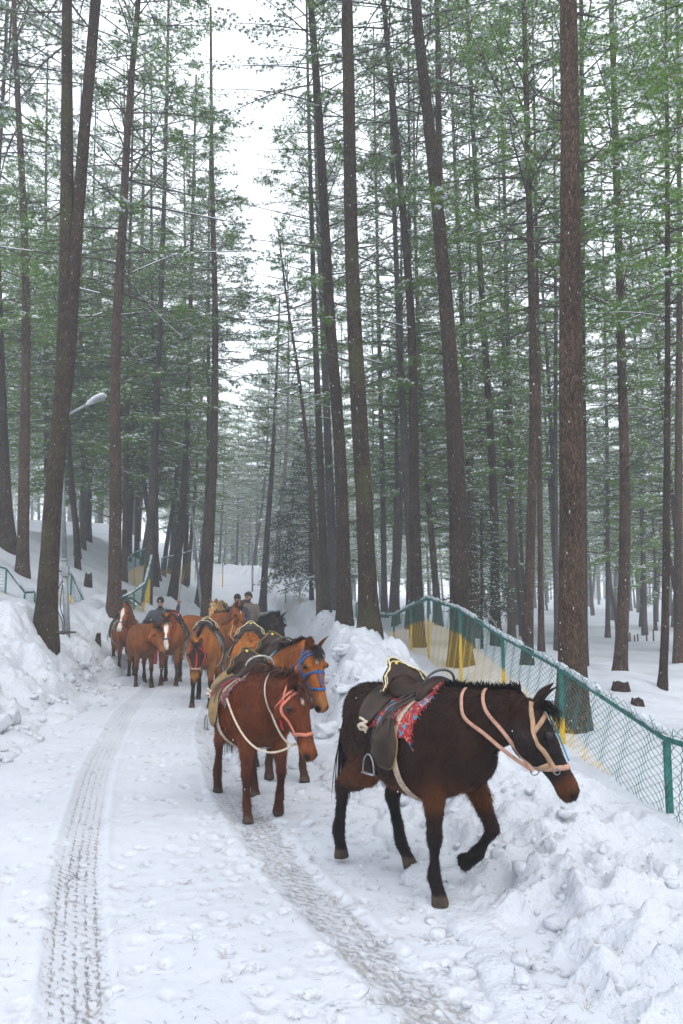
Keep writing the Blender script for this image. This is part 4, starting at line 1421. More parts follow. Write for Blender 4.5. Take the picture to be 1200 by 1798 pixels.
# ================================================================== tack
M["leather"] = simple_mat("dark_saddle_leather", (0.022, 0.0105, 0.007), 0.46, var=0.6, scale=9, bump_s=0.3, spec=0.2)
M["leather_worn"] = simple_mat("worn_grey_leather", (0.030, 0.018, 0.012), 0.48, var=0.65, scale=8, bump_s=0.35, spec=0.18)
M["leather_tan"] = simple_mat("worn_tan_leather", (0.19, 0.12, 0.045), 0.6, var=0.4, scale=12, bump_s=0.2)
M["steel"] = simple_mat("dull_steel", (0.25, 0.25, 0.26), 0.42, 0.9, 0.3, 30)
M["grip"] = simple_mat("taped_handle", (0.30, 0.28, 0.26), 0.6, 0.0, 0.4, 30)
M["grip_dark"] = simple_mat("dark_iron_handle", (0.06, 0.06, 0.065), 0.5, 0.3, 0.4, 30)
M["piping"] = simple_mat("cream_twisted_piping", (0.62, 0.52, 0.30), 0.7, var=0.3, scale=60)
M["piping_yellow"] = simple_mat("yellow_twisted_piping", (0.17, 0.13, 0.055), 0.7, var=0.3, scale=60)
M["brass"] = simple_mat("brass_badge", (0.70, 0.52, 0.08), 0.35, 0.5, 0.2, 20)
M["webbing"] = simple_mat("frayed_hemp_webbing", (0.36, 0.28, 0.21), 0.9, var=0.35, scale=40, bump_s=0.4)
def strap_mat(name, c): 
    return simple_mat(name, c, 0.6, var=0.22, scale=35, bump_s=0.15)
M["strap_pink"] = strap_mat("faded_pink_strap", (0.40, 0.22, 0.155))
M["strap_tan"] = strap_mat("tan_strap", (0.33, 0.20, 0.12))
M["strap_coral"] = strap_mat("coral_strap", (0.46, 0.15, 0.095))
M["strap_red"] = strap_mat("red_strap", (0.42, 0.02, 0.03))
M["strap_blue"] = strap_mat("blue_strap", (0.014, 0.075, 0.22))
M["strap_navy"] = strap_mat("navy_strap", (0.03, 0.05, 0.13))
M["strap_dark"] = strap_mat("dark_leather_strap", (0.035, 0.025, 0.02))
M["strap_cream"] = strap_mat("cream_rope", (0.50, 0.42, 0.32))
M["cyan_cord"] = strap_mat("turquoise_cord", (0.02, 0.22, 0.36))

def make_blanket(name, a, b_, c, d):
    m, nt, bs = new_mat(name)
    co = N(nt, "ShaderNodeTexCoord")
    w = N(nt, "ShaderNodeTexNoise", i_Scale=9.0, i_Detail=3.0, i_Distortion=2.0)
    v = N(nt, "ShaderNodeTexVoronoi", i_Scale=17.0)
    l = N(nt, "ShaderNodeTexNoise", i_Scale=13.0, i_Detail=1.0, i_Distortion=1.5)
    for n in (w, v, l): nt.links.new(co.outputs["Object"], n.inputs["Vector"])
    col = ramp(nt, w.outputs[0], [(0.40, a), (0.56, a), (0.60, b_), (0.70, b_)])
    lines = ramp(nt, math_n(nt, 'ABSOLUTE', math_n(nt, 'SUBTRACT', l.outputs[0], 0.5)), [(0.008, (1, 1, 1)), (0.02, (0, 0, 0))])
    col = mixc(nt, lines, col, c)
    dots = ramp(nt, v.outputs["Distance"], [(0.10, (1, 1, 1)), (0.16, (0, 0, 0))])
    col = mixc(nt, math_n(nt, 'MULTIPLY', dots, 0.8), col, d)
    nt.links.new(col, bs.inputs["Base Color"])
    bs.inputs["Roughness"].default_value = 0.95
    f = N(nt, "ShaderNodeTexNoise", i_Scale=160.0, i_Detail=2.0)
    nt.links.new(co.outputs["Object"], f.inputs["Vector"])
    bump(nt, bs, f.outputs[0], 0.6, 0.006)
    return m
M["blanket_red"] = make_blanket("red_floral_blanket", (0.27, 0.016, 0.02), (0.03, 0.17, 0.27), (0.45, 0.30, 0.22), (0.02, 0.02, 0.05))
M["blanket_teal"] = make_blanket("teal_saddle_cloth", (0.04, 0.16, 0.24), (0.18, 0.20, 0.17), (0.45, 0.42, 0.05), (0.02, 0.05, 0.12))
M["blanket_grey"] = make_blanket("grey_felt_blanket", (0.10, 0.10, 0.11), (0.17, 0.16, 0.15), (0.30, 0.27, 0.22), (0.04, 0.04, 0.04))
M["blanket_maroon"] = make_blanket("maroon_blanket", (0.12, 0.03, 0.035), (0.05, 0.04, 0.05), (0.42, 0.36, 0.28), (0.03, 0.02, 0.02))
M["cloth_dark"] = make_blanket("dark_saddle_cloth", (0.03, 0.03, 0.035), (0.09, 0.04, 0.03), (0.32, 0.27, 0.2), (0.02, 0.02, 0.02))

def snap(H, p, off):
    hit, n, i, d = H.bvh.find_nearest(Vector(p))
    return np.array(hit) + np.array(n) * off, np.array(n)

def ribbon(geo, pts, nrms, width, thick=0.004, along=None):
    """Flat strap with thickness following pts, face along nrms."""
    pts, nrms = np.asarray(pts, float), np.asarray(nrms, float)
    t = np.gradient(pts, axis=0)
    t /= np.linalg.norm(t, axis=1, keepdims=True) + 1e-12
    s = np.cross(t, nrms)
    s /= np.linalg.norm(s, axis=1, keepdims=True) + 1e-12
    w = np.broadcast_to(np.asarray(width, float), (len(pts),))[:, None] / 2
    n = nrms * thick
    ring = np.stack([pts - s * w, pts - s * w * .92 + n, pts + s * w * .92 + n, pts + s * w], 1)
    k = len(pts)
    geo.add(ring.reshape(-1, 3), np.concatenate([grid_faces(k, 4, True), [[3, 2, 1, 0], [4 * k - 4, 4 * k - 3, 4 * k - 2, 4 * k - 1]]]))

def wrap_strap(H, pts, width, off=0.004, n=40, thick=0.0035, closed=False, smooth=3):
    """Strap laid on the hide along guide points."""
    pts = np.asarray(pts, float)
    if closed: pts = np.concatenate([pts, pts[:1]])
    pp = catmull(pts, n)
    q, nn = zip(*[snap(H, p, off) for p in pp])
    q, nn = np.array(q), np.array(nn)
    for _ in range(smooth):
        q[1:-1] = q[1:-1] * .5 + (q[:-2] + q[2:]) * .25
        nn[1:-1] = nn[1:-1] * .5 + (nn[:-2] + nn[2:]) * .25
    nn /= np.linalg.norm(nn, axis=1, keepdims=True)
    g = Geo()
    ribbon(g, q, nn, width, thick)
    return g

def tack_root(H, name, label, category, origin, group=None):
    """A thing of its own lying on the horse; its parts are modelled round origin (horse-local)."""
    o = thing(name, label, category, group=group)
    m = H.mat @ Matrix.Translation(Vector(origin))
    o.location = m.to_translation()
    o.rotation_euler = (0, 0, H.root.rotation_euler[2])
    o.scale = (H.size,) * 3
    o_ = np.asarray(origin, float)
    def part(nm, geo, mat, smooth=True, parent=None):
        geo.v = [np.asarray(v) - o_ for v in geo.v]
        return add_obj(nm, geo.mesh(nm, smooth), M[mat], parent or o)
    return o, part

def build_saddle(H, label, blanket="blanket_red", seat="leather", flap="leather_worn", pipe="piping", hoop="grip_dark", badge=True, detail=2, flap_side=None, group="pony saddles", stirrup_strap="strap_dark", cant=1.0, rope=True):
    O, part = tack_root(H, "saddle", label, "saddle", (0.09, 0, 1.17), group)
    # blanket ------------------------------------------------------------
    nx, na = 26, 44
    xs = np.linspace(-.21, .305, nx)
    an = np.linspace(-1, 1, na)
    v = np.empty((nx, na, 3)); nr = np.empty_like(v)
    rnd = np.random.default_rng(int(abs(H.root.location.x * 100)) + 5)
    for i, xx in enumerate(xs):
        for j, a in enumerate(an):
            ext = 1.02 + 0.05 * math.sin(xx * 23) + 0.30 * (xx - .05)
            th = a * 1.42 * ext
            p = np.array([xx + .05 * abs(a), math.sin(th) * .42, .93 + math.cos(th) * .42])
            q, n_ = snap(H, p, 0.013 + .006 * math.sin(a * 11 + xx * 30) + .004 * rnd.random())
            v[i, j], nr[i, j] = q, n_
    g = Geo(); q = grid_faces(nx, na)
    g.add(v.reshape(-1, 3), q)
    inner = (v - nr * .010).reshape(-1, 3)
    g.add(inner, q[:, ::-1])
    bl = part("blanket", g, blanket)
    # ragged fringe along the front and rear edges
    g = Geo()
    for row in (0, nx - 1):
        for j in range(0, na, 1):
            p = v[row, j]
            d = (v[row, j] - v[row - 1 if row else 1, j])
            d = d / (np.linalg.norm(d) + 1e-9) * .018 + np.array([0, 0, -.012]) + rnd.normal(0, .006, 3)
            tube(g, np.stack([p, p + d * .6, p + d]), [.004, .004, .002], 3, cap=False)
    fr = part("fringe", g, blanket, parent=bl)
    fr["kind"] = "stuff"
    # sheet helper with thickness -------------------------------------------
    def slab(vs, thick, nrmdir=None):
        vs = np.asarray(vs, float)
        a, b_ = vs.shape[:2]
        du = np.gradient(vs, axis=0); dv = np.gradient(vs, axis=1)
        n_ = np.cross(du, dv); n_ /= np.linalg.norm(n_, axis=2, keepdims=True) + 1e-9
        g = Geo()
        top, bot = vs + n_ * thick / 2, vs - n_ * thick / 2
        g.add(np.concatenate([top.reshape(-1, 3), bot.reshape(-1, 3)]),
              np.concatenate([grid_faces(a, b_), grid_faces(a, b_)[:, ::-1] + a * b_]))
        rim = np.concatenate([np.arange(b_), np.arange(1, a) * b_ + b_ - 1, (a - 1) * b_ + np.arange(b_ - 2, -1, -1), np.arange(a - 2, 0, -1) * b_])
        k = len(rim)
        r2 = np.roll(rim, -1)
        g.q.append(np.stack([rim, rim + a * b_, r2 + a * b_, r2], 1))
        return g
    zt = 1.165
    # seat: dished between pommel and cantle -----------------------------------
    a = np.linspace(0, 1, 18)[:, None]; b_ = np.linspace(-1, 1, 17)[None, :]
    sx = -.13 + .34 * a + 0 * b_
    hwid = .155 - .06 * smoothstep(.35, 1, a) 
    sy = b_ * hwid
    sz = zt + .055 + .05 * (2 * a - 1) ** 2 + .02 * a - .075 * np.abs(b_) ** 2.2 * (1 - .2 * a)
    part("seat", slab(np.stack([sx, sy, sz], -1), .028), seat)
    # cantle: shield-shaped board rising and curling back -----------------------
    a = np.linspace(0, 1, 16)[:, None]; b_ = np.linspace(-1, 1, 25)[None, :]
    ht = .165 * cant
    wid = .185 * (1 - .10 * a - .52 * smoothstep(.45, 1.0, a) ** 1.5) + .035 * np.exp(-((a - .12) / .15) ** 2)
    cy = b_ * wid
    crown_ = ht * a * (1 - .25 * np.abs(b_) ** 2.2 * a)
    cz = zt + .055 - .055 * np.abs(b_) ** 2 * (1 - a) + crown_
    cxx = -.125 - .10 * a ** 1.2 - .03 * smoothstep(.75, 1, a) + .07 * np.abs(b_) ** 2
    cv = np.stack([cxx + 0 * b_, cy, cz], -1)
    ct = part("cantle", slab(cv, .018), seat)
    if pipe:
        for inset in ((0.0, 1.0), (0.14, .82)) if detail > 1 else ((0.0, 1.0),):
            edge = []
            na_ = 16
            for i in range(2, na_): edge.append(cv[i, int(round((1 - inset[1]) * 12))])
            if inset[0] == 0:
                for j in range(1, 24): edge.append(cv[-1, j])
            else:
                for j in range(3, 22): edge.append(cv[-3, j])
                edge = [e for e in edge]
            for i in range(na_ - 1, 1, -1): edge.append(cv[i, 24 - int(round((1 - inset[1]) * 12))])
            pe = catmull(np.array(edge), 70)
            fwd = np.array([.011, 0, .004])
            g = Geo()
            tube(g, pe + fwd, .0040 + .0016 * np.sin(np.arange(70) * 1.9), 6)
            tube(g, pe - fwd, .0040 + .0018 * np.sin(np.arange(70) * 1.9), 6)
            part("piping", g, pipe, parent=ct)
    if badge:
        g = Geo()
        c = cv[-4, 12] + np.array([.013, 0, .003])
        g.add(ICO2[0] * np.array([.005, .013, .016]) + c, None, ICO2[1])
        part("badge", g, "brass", parent=ct)
    # side panel under the cantle (skirt) --------------------------------------
    for s in (-1, 1):
        a = np.linspace(0, 1, 10)[:, None]; b_ = np.linspace(-1, 1, 14)[None, :]
        vs = np.empty((10, 14, 3))
        for i in range(10):
            for j in range(14):
                aa, bb = a[i, 0], b_[0, j]
                xx = -.135 + bb * .105 * math.sqrt(max(.05, 1 - aa ** 3))
                q, n_ = snap(H, (xx, s * (.10 + .30 * aa), 1.20 - .20 * aa), .03)
                vs[i, j] = q
        part("skirt", slab(vs, .012), flap)
    # big rounded flaps ----------------------------------------------------------
    for s in (-1, 1):
        vs = np.empty((16, 16, 3))
        for i in range(16):
            for j in range(16):
                aa, bb = i / 15, -1 + 2 * j / 15
                wdt = .062 + .062 * smoothstep(0, .55, aa)
                if aa > .55: wdt = .124 * math.sqrt(max(.02, 1 - ((aa - .55) / .47) ** 2))
                xx = .095 + bb * wdt + .03 * aa
                zz = 1.13 - .38 * aa
                q, n_ = snap(H, (xx, s * .40, zz), .034 + .018 * (1 - bb * bb) * math.sin(aa * 3.1))
                vs[i, j] = q
        fo = part("flap", slab(vs, .014), flap)
        rimv = np.concatenate([vs[3:, 0], vs[-1, 1:], vs[3:-1, -1][::-1]])
        g = Geo(); tube(g, catmull(rimv, 50), .006, 5)
        part("piping", g, "leather_tan" if flap != "leather_tan" else "leather", parent=fo)
    # pommel: padded fork with a hoop handle ----------------------------------------
    g = Geo()
    arc = np.linspace(-1, 1, 17)
    pth = np.stack([.225 + 0 * arc, .135 * np.sin(arc * 1.5), zt - .02 + .105 * np.cos(arc * 1.5)], 1)
    tube(g, pth, .036 + .014 * np.cos(arc * 1.5), 10, squash=1.1)
    part("pommel", g, "leather")
    g = Geo()
    arc = np.linspace(-1, 1, 28)
    pth = np.stack([.235 + .035 * np.cos(arc * 1.4), .125 * np.sin(arc * 1.5), zt + .085 + .095 * np.cos(arc * 1.45)], 1)
    tube(g, pth, .0085, 8)
    part("hoop_handle", g, hoop)
    # girth -------------------------------------------------------------------------
    th = np.linspace(0, 2 * math.pi, 40, endpoint=False)
    gp = [(.15 + .07 * (1 - math.cos(t)) / 2, math.sin(t) * .40, .90 + math.cos(t) * .40) for t in th]
    part("girth", wrap_strap(H, gp, .045, .016, 80, .006, True), "webbing")
    # straps over the seat, stirrups ---------------------------------------------------
    for s in (-1, 1):
        x0 = .035
        top = np.array([.13, s * .12, zt + .02])
        q1, _ = snap(H, (x0 + .02, s * .36, 1.02), .055)
        q2, n2 = snap(H, (x0 - .05, s * .45, .82), .035)
        g = Geo()
        pth = catmull(np.array([top, q1, q2]), 14)
        nn = np.repeat(np.array([[0, s * .95, .3]]), 14, 0)
        ribbon(g, pth, nn, .024, .004)
        lt = part("stirrup_leather", g, stirrup_strap)
        g = Geo()
        c = q2 + np.array([-.005, s * .006, 0])
        iron = np.array([[-.012, 0, 0], [-.035, 0, -.02], [-.052, 0, -.06], [-.058, 0, -.115], [.058, 0, -.115], [.052, 0, -.06], [.035, 0, -.02], [.012, 0, 0], [-.012, 0, 0]])
        iron = np.stack([iron[:, 0], iron[:, 2] * -.12 * s, iron[:, 2]], 1)
        iron[:, 1] = s * .012
        seg = np.concatenate([catmull(iron[:4], 14), catmull(iron[3:5], 4)[1:-1], catmull(iron[4:], 14)])
        tube(g, seg + c, .0055, 6)
        box(g, c + np.array([0, s * .012, -.115]), (.112, .034, .007))
        part("stirrup", g, "steel", parent=lt)
        # tied rope and spare straps at the fork
        for k in range(3 if detail > 1 else 1):
            g = Geo()
            p0 = np.array([.19 - .05 * k, s * .11, zt + .03])
            p1, _ = snap(H, (.13 - .06 * k, s * .3, 1.06), .06)
            p2, _ = snap(H, (.17 - .08 * k, s * .4, .96 - .03 * k), .05)
            ribbon(g, catmull(np.array([p0, p1, p2]), 10), np.repeat([[0, s * 1.0, .2]], 10, 0), .02 - .004 * k, .005)
            part("tie_strap", g, "strap_dark")
    if rope:
        g = Geo()
        k = 60
        t = np.linspace(0, 1, k)
        q, _ = snap(H, (-.13, -.35, 1.02), .05)
        kn = q + np.stack([.028 * np.sin(t * 19) + .03 * t, -.014 * np.cos(t * 23) - .01, .022 * np.cos(t * 15) - .05 * t], 1)
        tube(g, kn, .0085, 6)
        part("rope_knot", g, "strap_cream")
    return O

def build_bridle(H, label, nose="strap_coral", brow=None, cheek=None, width=.022, browband=True, throat=True, extra=None, reins=None, group="pony bridles", cheek_strap=True):
    brow, cheek = brow or nose, cheek or nose
    O, part = tack_root(H, "bridle", label, "bridle", H.hd(.2, 0, 0), group)
    hd = H.hd
    ring = [hd(.335 + .03 * math.cos(a), -.02 + math.cos(a) * .13, math.sin(a) * .12) for a in np.linspace(0, 2 * math.pi, 18, endpoint=False)]
    part("noseband", wrap_strap(H, ring, width, .003, 60, .005, True), nose)
    if browband:
        arc = [hd(.055 + .035 * (1 - math.cos(a)), math.cos(a) * .13, math.sin(a) * .14) for a in np.linspace(-1.7, 1.7, 13)]
        part("browband", wrap_strap(H, arc, width * .9, .004, 36), brow)
    if cheek_strap:
        for s in (-1, 1):
            line = [hd(-.035, .05, .05 * s), hd(.01, .02, .11 * s), hd(.10, -.02, .13 * s), hd(.20, -.03, .13 * s), hd(.29, -.03, .1 * s), hd(.345, -.03, .09 * s)]
            cs = part("cheek_strap", wrap_strap(H, line, width * .9, .006, 34), cheek)
            g = Geo()
            q, n_ = snap(H, hd(.345, -.03, .1 * s), .010)
            a = np.linspace(0, 2 * math.pi, 20)
            tube(g, q + np.outer(np.cos(a), H.A) * .018 + np.outer(np.sin(a), H.U) * .018, .0035, 5)
            part("ring", g, "steel", parent=cs)
    if throat:
        arc = [hd(.02 + .05 * (1 - math.cos(a)) / 2, math.cos(a) * .2 - .04, math.sin(a) * .15) for a in np.linspace(.5, 2 * math.pi - .5, 20)]
        part("throat_strap", wrap_strap(H, arc, width * .75, .006, 44), cheek)
    if extra: extra(H, part)
    return O

def hang(p0, p1, sagd, n=30, side=None):
    t = np.linspace(0, 1, n)[:, None]
    p = np.asarray(p0) * (1 - t) + np.asarray(p1) * t
    p[:, 2] -= (sagd * 4 * t * (1 - t))[:, 0]
    if side is not None: p += np.asarray(side) * (4 * t * (1 - t))
    return p
# ================================================================== the herd, nearest first
BAY_DARK = ((0.021, 0.0095, 0.0062), (0.0075, 0.0055, 0.0052), (0.105, 0.034, 0.010))
LIVER = ((0.098, 0.026, 0.0095), (0.032, 0.011, 0.007), (0.17, 0.052, 0.016), 0.75, (0.045, 0.016, 0.010))
BAY = ((0.235, 0.075, 0.017), (0.022, 0.013, 0.010), (0.22, 0.10, 0.035), 0.9, (0.016, 0.012, 0.011))
BAY_RED = ((0.185, 0.058, 0.015), (0.020, 0.012, 0.010), (0.20, 0.09, 0.032), 0.95, (0.014, 0.010, 0.010))
CHESTNUT = ((0.34, 0.11, 0.018), (0.15, 0.055, 0.018), (0.32, 0.15, 0.05), 0.3, (0.28, 0.105, 0.028))
CHESTNUT_DK = ((0.26, 0.088, 0.020), (0.10, 0.04, 0.016), (0.26, 0.11, 0.035), 0.4, (0.19, 0.07, 0.022))
PALOMINO = ((0.42, 0.24, 0.09), (0.30, 0.16, 0.06), (0.55, 0.42, 0.25), 0.3, (0.5, 0.36, 0.2))
BLACK = ((0.018, 0.014, 0.013), (0.012, 0.011, 0.011), (0.055, 0.035, 0.026))

# 1 dark bay leading pony
H1 = build_horse("lead", "dark bay pony with lowered head and red floral blanket walking beside the bank", 0.43, 4.60, 34, 0.90, BAY_DARK,
    neck=(14, 16), head=(60, 32), legs=dict(fr=dict(a=-1, k=0), fl=dict(a=30, k=68, p=20, f=35, up=True), hl=dict(a=16), hr=dict(a=-12)),
    head_scale=1.02, neck_len=0.86, voxel=0.0125, hair=52000, mane_len=0.055, seed=3, forelock=True, face=(0.014, 0.010, 0.010), bulk=1.05)
build_saddle(H1, "black-brown saddle with cream piping on red floral blanket", "blanket_red", "leather", "leather_worn", "piping", "grip_dark")
def bridle1(H, part):
    hd = H.hd
    # two pale straps round the neck down to the chin
    for k, (f, drop) in enumerate(((2.2, .02), (3.5, .0))):
        i = int(f); t = f - i
        c = H.pts[i] * (1 - t) + H.pts[i + 1] * t
        up = H.crest[i][1]; lat = H.crest[i][2]
        pp, nn = [], []
        for a in np.linspace(0.15, 1.25, 10):
            q, n_ = snap(H, c + up * .30 * math.cos(a) - lat * .24 * math.sin(a), .008)
            pp.append(q); nn.append(n_)
        chin = hd(.285, -.135, -.05)
        k0 = pp[-1]
        for a in (0.35, 0.7, 1.0):
            pp.append(k0 * (1 - a) + chin * a - H.W * .03 * math.sin(a * 3.1) - np.array([0, 0, drop * math.sin(a * 3.1)])); nn.append(-H.W)
        both = catmull(np.concatenate([np.array(pp), np.array(nn)], 1), 60)
        for _ in range(6): both[1:-1] = both[1:-1] * .5 + (both[:-2] + both[2:]) * .25
        nv = both[:, 3:] / np.linalg.norm(both[:, 3:], axis=1, keepdims=True)
        g = Geo(); ribbon(g, both[:, :3], nv, .022, .0025)
        part("neck_strap", g, "strap_pink")
    g = Geo()
    for s in (-1, 1):
        c = hd(.29, -.13, -.045)
    a = np.linspace(0, 2 * math.pi, 18)
    tube(g, c + np.outer(np.cos(a), H.A) * .022 + np.outer(np.sin(a), H.U) * .022, .004, 6)
    part("buckle", g, "steel")
    g = wrap_strap(H, [hd(.30, -.05, -.1), hd(.30, -.10, -.09), hd(.31, -.14, -.05), hd(.33, -.16, -.0)], .034, .008, 16)
    part("chin_strap", g, "strap_tan")
    g = wrap_strap(H, [hd(.03, .12, -.02), hd(.10, .11, .02), hd(.22, .09, .012), hd(.34, .07, -.01)], .010, .012, 24, .008)
    part("cord", g, "cyan_cord")
build_bridle(H1, "pale pink and tan bridle with turquoise cord on the dark bay pony", "strap_pink", "strap_tan", "strap_tan", .030, extra=bridle1, throat=False)

# 2 liver chestnut with coral bridle
H2 = build_horse("second", "shaggy liver chestnut pony with coral bridle following the dark bay", -0.72, 6.30, 22, 0.90, LIVER,
    neck=(8, 8), head=(60, 8), legs=dict(fr=dict(a=3), fl=dict(a=16, k=30, p=22, f=18, up=True), hl=dict(a=10), hr=dict(a=-12)),
    voxel=0.0135, hair=40000, mane_len=0.13, seed=5, blaze=("star", (0.6, 0.5, 0.44)), bulk=1.18)
build_saddle(H2, "saddle with yellow badge and worn tan flaps on liver chestnut pony", "blanket_maroon", "leather", "leather_tan", "piping_yellow", "grip", stirrup_strap="strap_red")
def bridle2(H, part):
    hd = H.hd
    for s in (-1, 1):
        q, n_ = snap(H, (.30, s * .3, 1.0), .03)
        ch = hd(.36, -.11, .03 * s)
        g = Geo()
        tube(g, hang(q, ch, .20, 36, (.06, s * .05, 0)), .0085, 6)
        part("rein", g, "strap_cream")
    c = H.pts[3]; up = H.crest[3][1]; lat = H.crest[3][2]
    loop = [c + up * .28 * math.cos(a) - lat * .2 * math.sin(a) for a in np.linspace(0, math.pi * .8, 12)]
    nk = wrap_strap(H, loop, .018, .008, 24, .006)
    part("neck_strap", nk, "strap_cream")
    q, _ = snap(H, loop[-1], .01)
    g = Geo(); tube(g, hang(q, hd(.36, -.13, 0), .08, 16), .0085, 6); part("rein", g, "strap_cream")
    g = Geo(); tube(g, hang(hd(.06, -.01, -.105), hd(.24, -.13, -.085), .01, 14, -H.W * .02), .009, 6); part("tassel", g, "strap_red")
build_bridle(H2, "coral strap bridle with cream rope reins on liver chestnut pony", "strap_coral", extra=bridle2, width=.027)

# 3 bay with blue halter
H3 = build_horse("third", "bay pony with blue halter and white star close behind the liver chestnut", -0.62, 7.5, 20, 0.95, BAY,
    neck=(22, 8), head=(64, 4), legs=dict(fl=dict(a=10), fr=dict(a=-10), hl=dict(a=-8), hr=dict(a=12)), voxel=0.015, hair=22000, mane_len=0.13, seed=8,
    blaze=("star", (0.75, 0.66, 0.60)))
build_saddle(H3, "black saddle with tall cantle over teal cloth on blue-haltered pony", "blanket_teal", "leather", "leather", "piping_yellow", "grip_dark")
def bridle3(H, part):
    g = Geo(); tube(g, hang(H.hd(.38, -.09, .06), H.hd(.38, -.09, -.06), .06, 20), .009, 6); part("lead_rope", g, "strap_dark")
    part("nose_strap", wrap_strap(H, [H.hd(.2, .1, 0), H.hd(.3, .1, 0), H.hd(.345, .1, 0)], .02, .006, 14), "strap_blue")
    ring = [H.hd(.22 + .0 * math.cos(a), -.02 + math.cos(a) * .13, math.sin(a) * .12) for a in np.linspace(-1.9, 1.9, 14)]
    part("face_strap", wrap_strap(H, ring, .024, .004, 30), "strap_blue")
build_bridle(H3, "bright blue webbing halter on the bay pony with white star", "strap_blue", extra=bridle3, width=.026)

# 4 bright chestnut, head down
H4 = build_horse("fourth", "bright chestnut pony with lowered head and blond forelock between saddled ponies", -1.16, 9.9, 6, 0.97, CHESTNUT,
    neck=(-6, 8), head=(62, 6), legs=dict(fl=dict(a=8), fr=dict(a=-8)), voxel=0.017, hair=12000, mane_len=0.12, seed=11)
build_saddle(H4, "dark saddle with white and yellow edging on bright chestnut pony", "cloth_dark", "leather_worn", "leather", "piping", "grip_dark", rope=False)

# 5 black pony
H5 = build_horse("fifth", "shaggy black pony with tangled mane on the herd's bank side", -1.62, 15.0, 24, 1.02, BLACK,
    neck=(24, 12), head=(66, 4), voxel=0.018, hair=10000, mane_len=0.2, seed=13)

# 6 tall bay
H6 = build_horse("sixth", "bay pony with raised head and small star in front of the two men", -2.42, 16.4, 18, 1.03, BAY_RED,
    neck=(38, 10), head=(56, 8), legs=dict(fl=dict(a=12), fr=dict(a=-6)), voxel=0.018, mane_len=0.1, seed=17, blaze=("star", (0.7, 0.62, 0.55)))

# 7 light chestnut with rope halter
H7 = build_horse("seventh", "light chestnut pony with ginger mane and cream rope halter", -2.10, 13.9, 18, 0.98, CHESTNUT_DK,
    neck=(20, 8), head=(64, 10), legs=dict(fl=dict(a=14), fr=dict(a=-8), hl=dict(a=-8)), voxel=0.018, hair=9000, mane_len=0.15, seed=19, blaze=("star", (0.6, 0.45, 0.38)))
build_bridle(H7, "thin cream rope halter on the light chestnut pony", "strap_cream", width=.014, browband=False, throat=False)

# 8 dark-faced bay with red halter
H8 = build_horse("eighth", "golden bay pony with black face and bright red halter leading the middle group", -2.16, 12.35, 4, 0.97,
    ((0.25, 0.088, 0.019), (0.012, 0.010, 0.010), (0.22, 0.10, 0.03), 1.0, (0.010, 0.009, 0.009)),
    neck=(-6, -2), head=(68, -2), legs=dict(fl=dict(a=10), fr=dict(a=8), hl=dict(a=-10), hr=dict(a=6)), voxel=0.017, hair=12000, mane_len=0.09, seed=23, face=(0.016, 0.011, 0.010))
build_saddle(H8, "grey leather saddle with white trim on the red-haltered pony", "blanket_grey", "leather_worn", "leather_worn", "piping", "grip", badge=False, rope=False)
def bridle8(H, part):
    part("nose_strap", wrap_strap(H, [H.hd(.08, .12, .0), H.hd(.2, .1, .02), H.hd(.345, .1, .02)], .016, .006, 16), "strap_red")
build_bridle(H8, "bright red halter with tan noseband on the black-faced pony", "strap_tan", "strap_red", "strap_red", .028, extra=bridle8, throat=False)

# 9 bay seen side-on
H9 = build_horse("ninth", "plain bay pony standing crosswise behind the red-haltered one", -3.20, 18.0, 62, 1.0, BAY,
    neck=(14, 0), head=(55, 0), voxel=0.019, mane_len=0.09, seed=29)

# 10 palomino
H10 = build_horse("tenth", "saddled pale palomino pony at the back beneath the hook-footed pine", -3.15, 20.2, 4, 1.04, PALOMINO,
    neck=(22, -10), head=(50, -6), voxel=0.019, mane_len=0.12, seed=31, blaze=("star", (0.8, 0.75, 0.7)))
build_saddle(H10, "light wooden-coloured saddle with hoop handle on the palomino", "blanket_maroon", "leather_tan", "leather_tan", "piping", "grip_dark", detail=1, badge=False, rope=False)

# 11 blaze-faced bay with red and blue bridle
H11 = build_horse("eleventh", "bay pony with broad white blaze and red-and-blue bridle", -3.30, 15.1, 8, 1.03, BAY,
    neck=(22, -2), head=(74, 0), legs=dict(fl=dict(a=10), fr=dict(a=5)), voxel=0.017, hair=8000, mane_len=0.1, seed=37, blaze=("blaze", (0.78, 0.74, 0.72)))
build_saddle(H11, "heaped dark saddle with red-taped hoop on the blaze-faced pony", "cloth_dark", "leather", "leather", "strap_red", "strap_red", detail=1, badge=False, rope=False)
build_bridle(H11, "red bridle with navy noseband on the blaze-faced pony", "strap_navy", "strap_dark", "strap_red", .026, throat=False)

# 12 plain brown pony without tack
H12 = build_horse("twelfth", "untacked brown pony with pale mealy muzzle and dark forelock", -3.80, 14.8, 24, 0.93, BAY_RED,
    neck=(12, 12), head=(54, 12), legs=dict(fl=dict(a=6), fr=dict(a=-8), hl=dict(a=10)), voxel=0.017, hair=9000, mane_len=0.10, seed=41)

# 13 bay with white stripe, head high
H13 = build_horse("thirteenth", "bay pony with high pricked ears and white stripe led beside the bank", -4.52, 16.2, 24, 0.97, BAY_RED,
    neck=(42, -20), head=(60, -18), legs=dict(fl=dict(a=10), fr=dict(a=-4)), voxel=0.018, mane_len=0.09, seed=43, blaze=("blaze", (0.7, 0.66, 0.62)), ear_turn=-0.15, forelock=False)
build_saddle(H13, "small dark saddle on the pony with pricked ears", "blanket_grey", "leather_worn", "leather", None, "grip_dark", detail=1, badge=False, rope=False)
build_bridle(H13, "dark leather bridle on the pony with pricked ears", "strap_dark", width=.022)
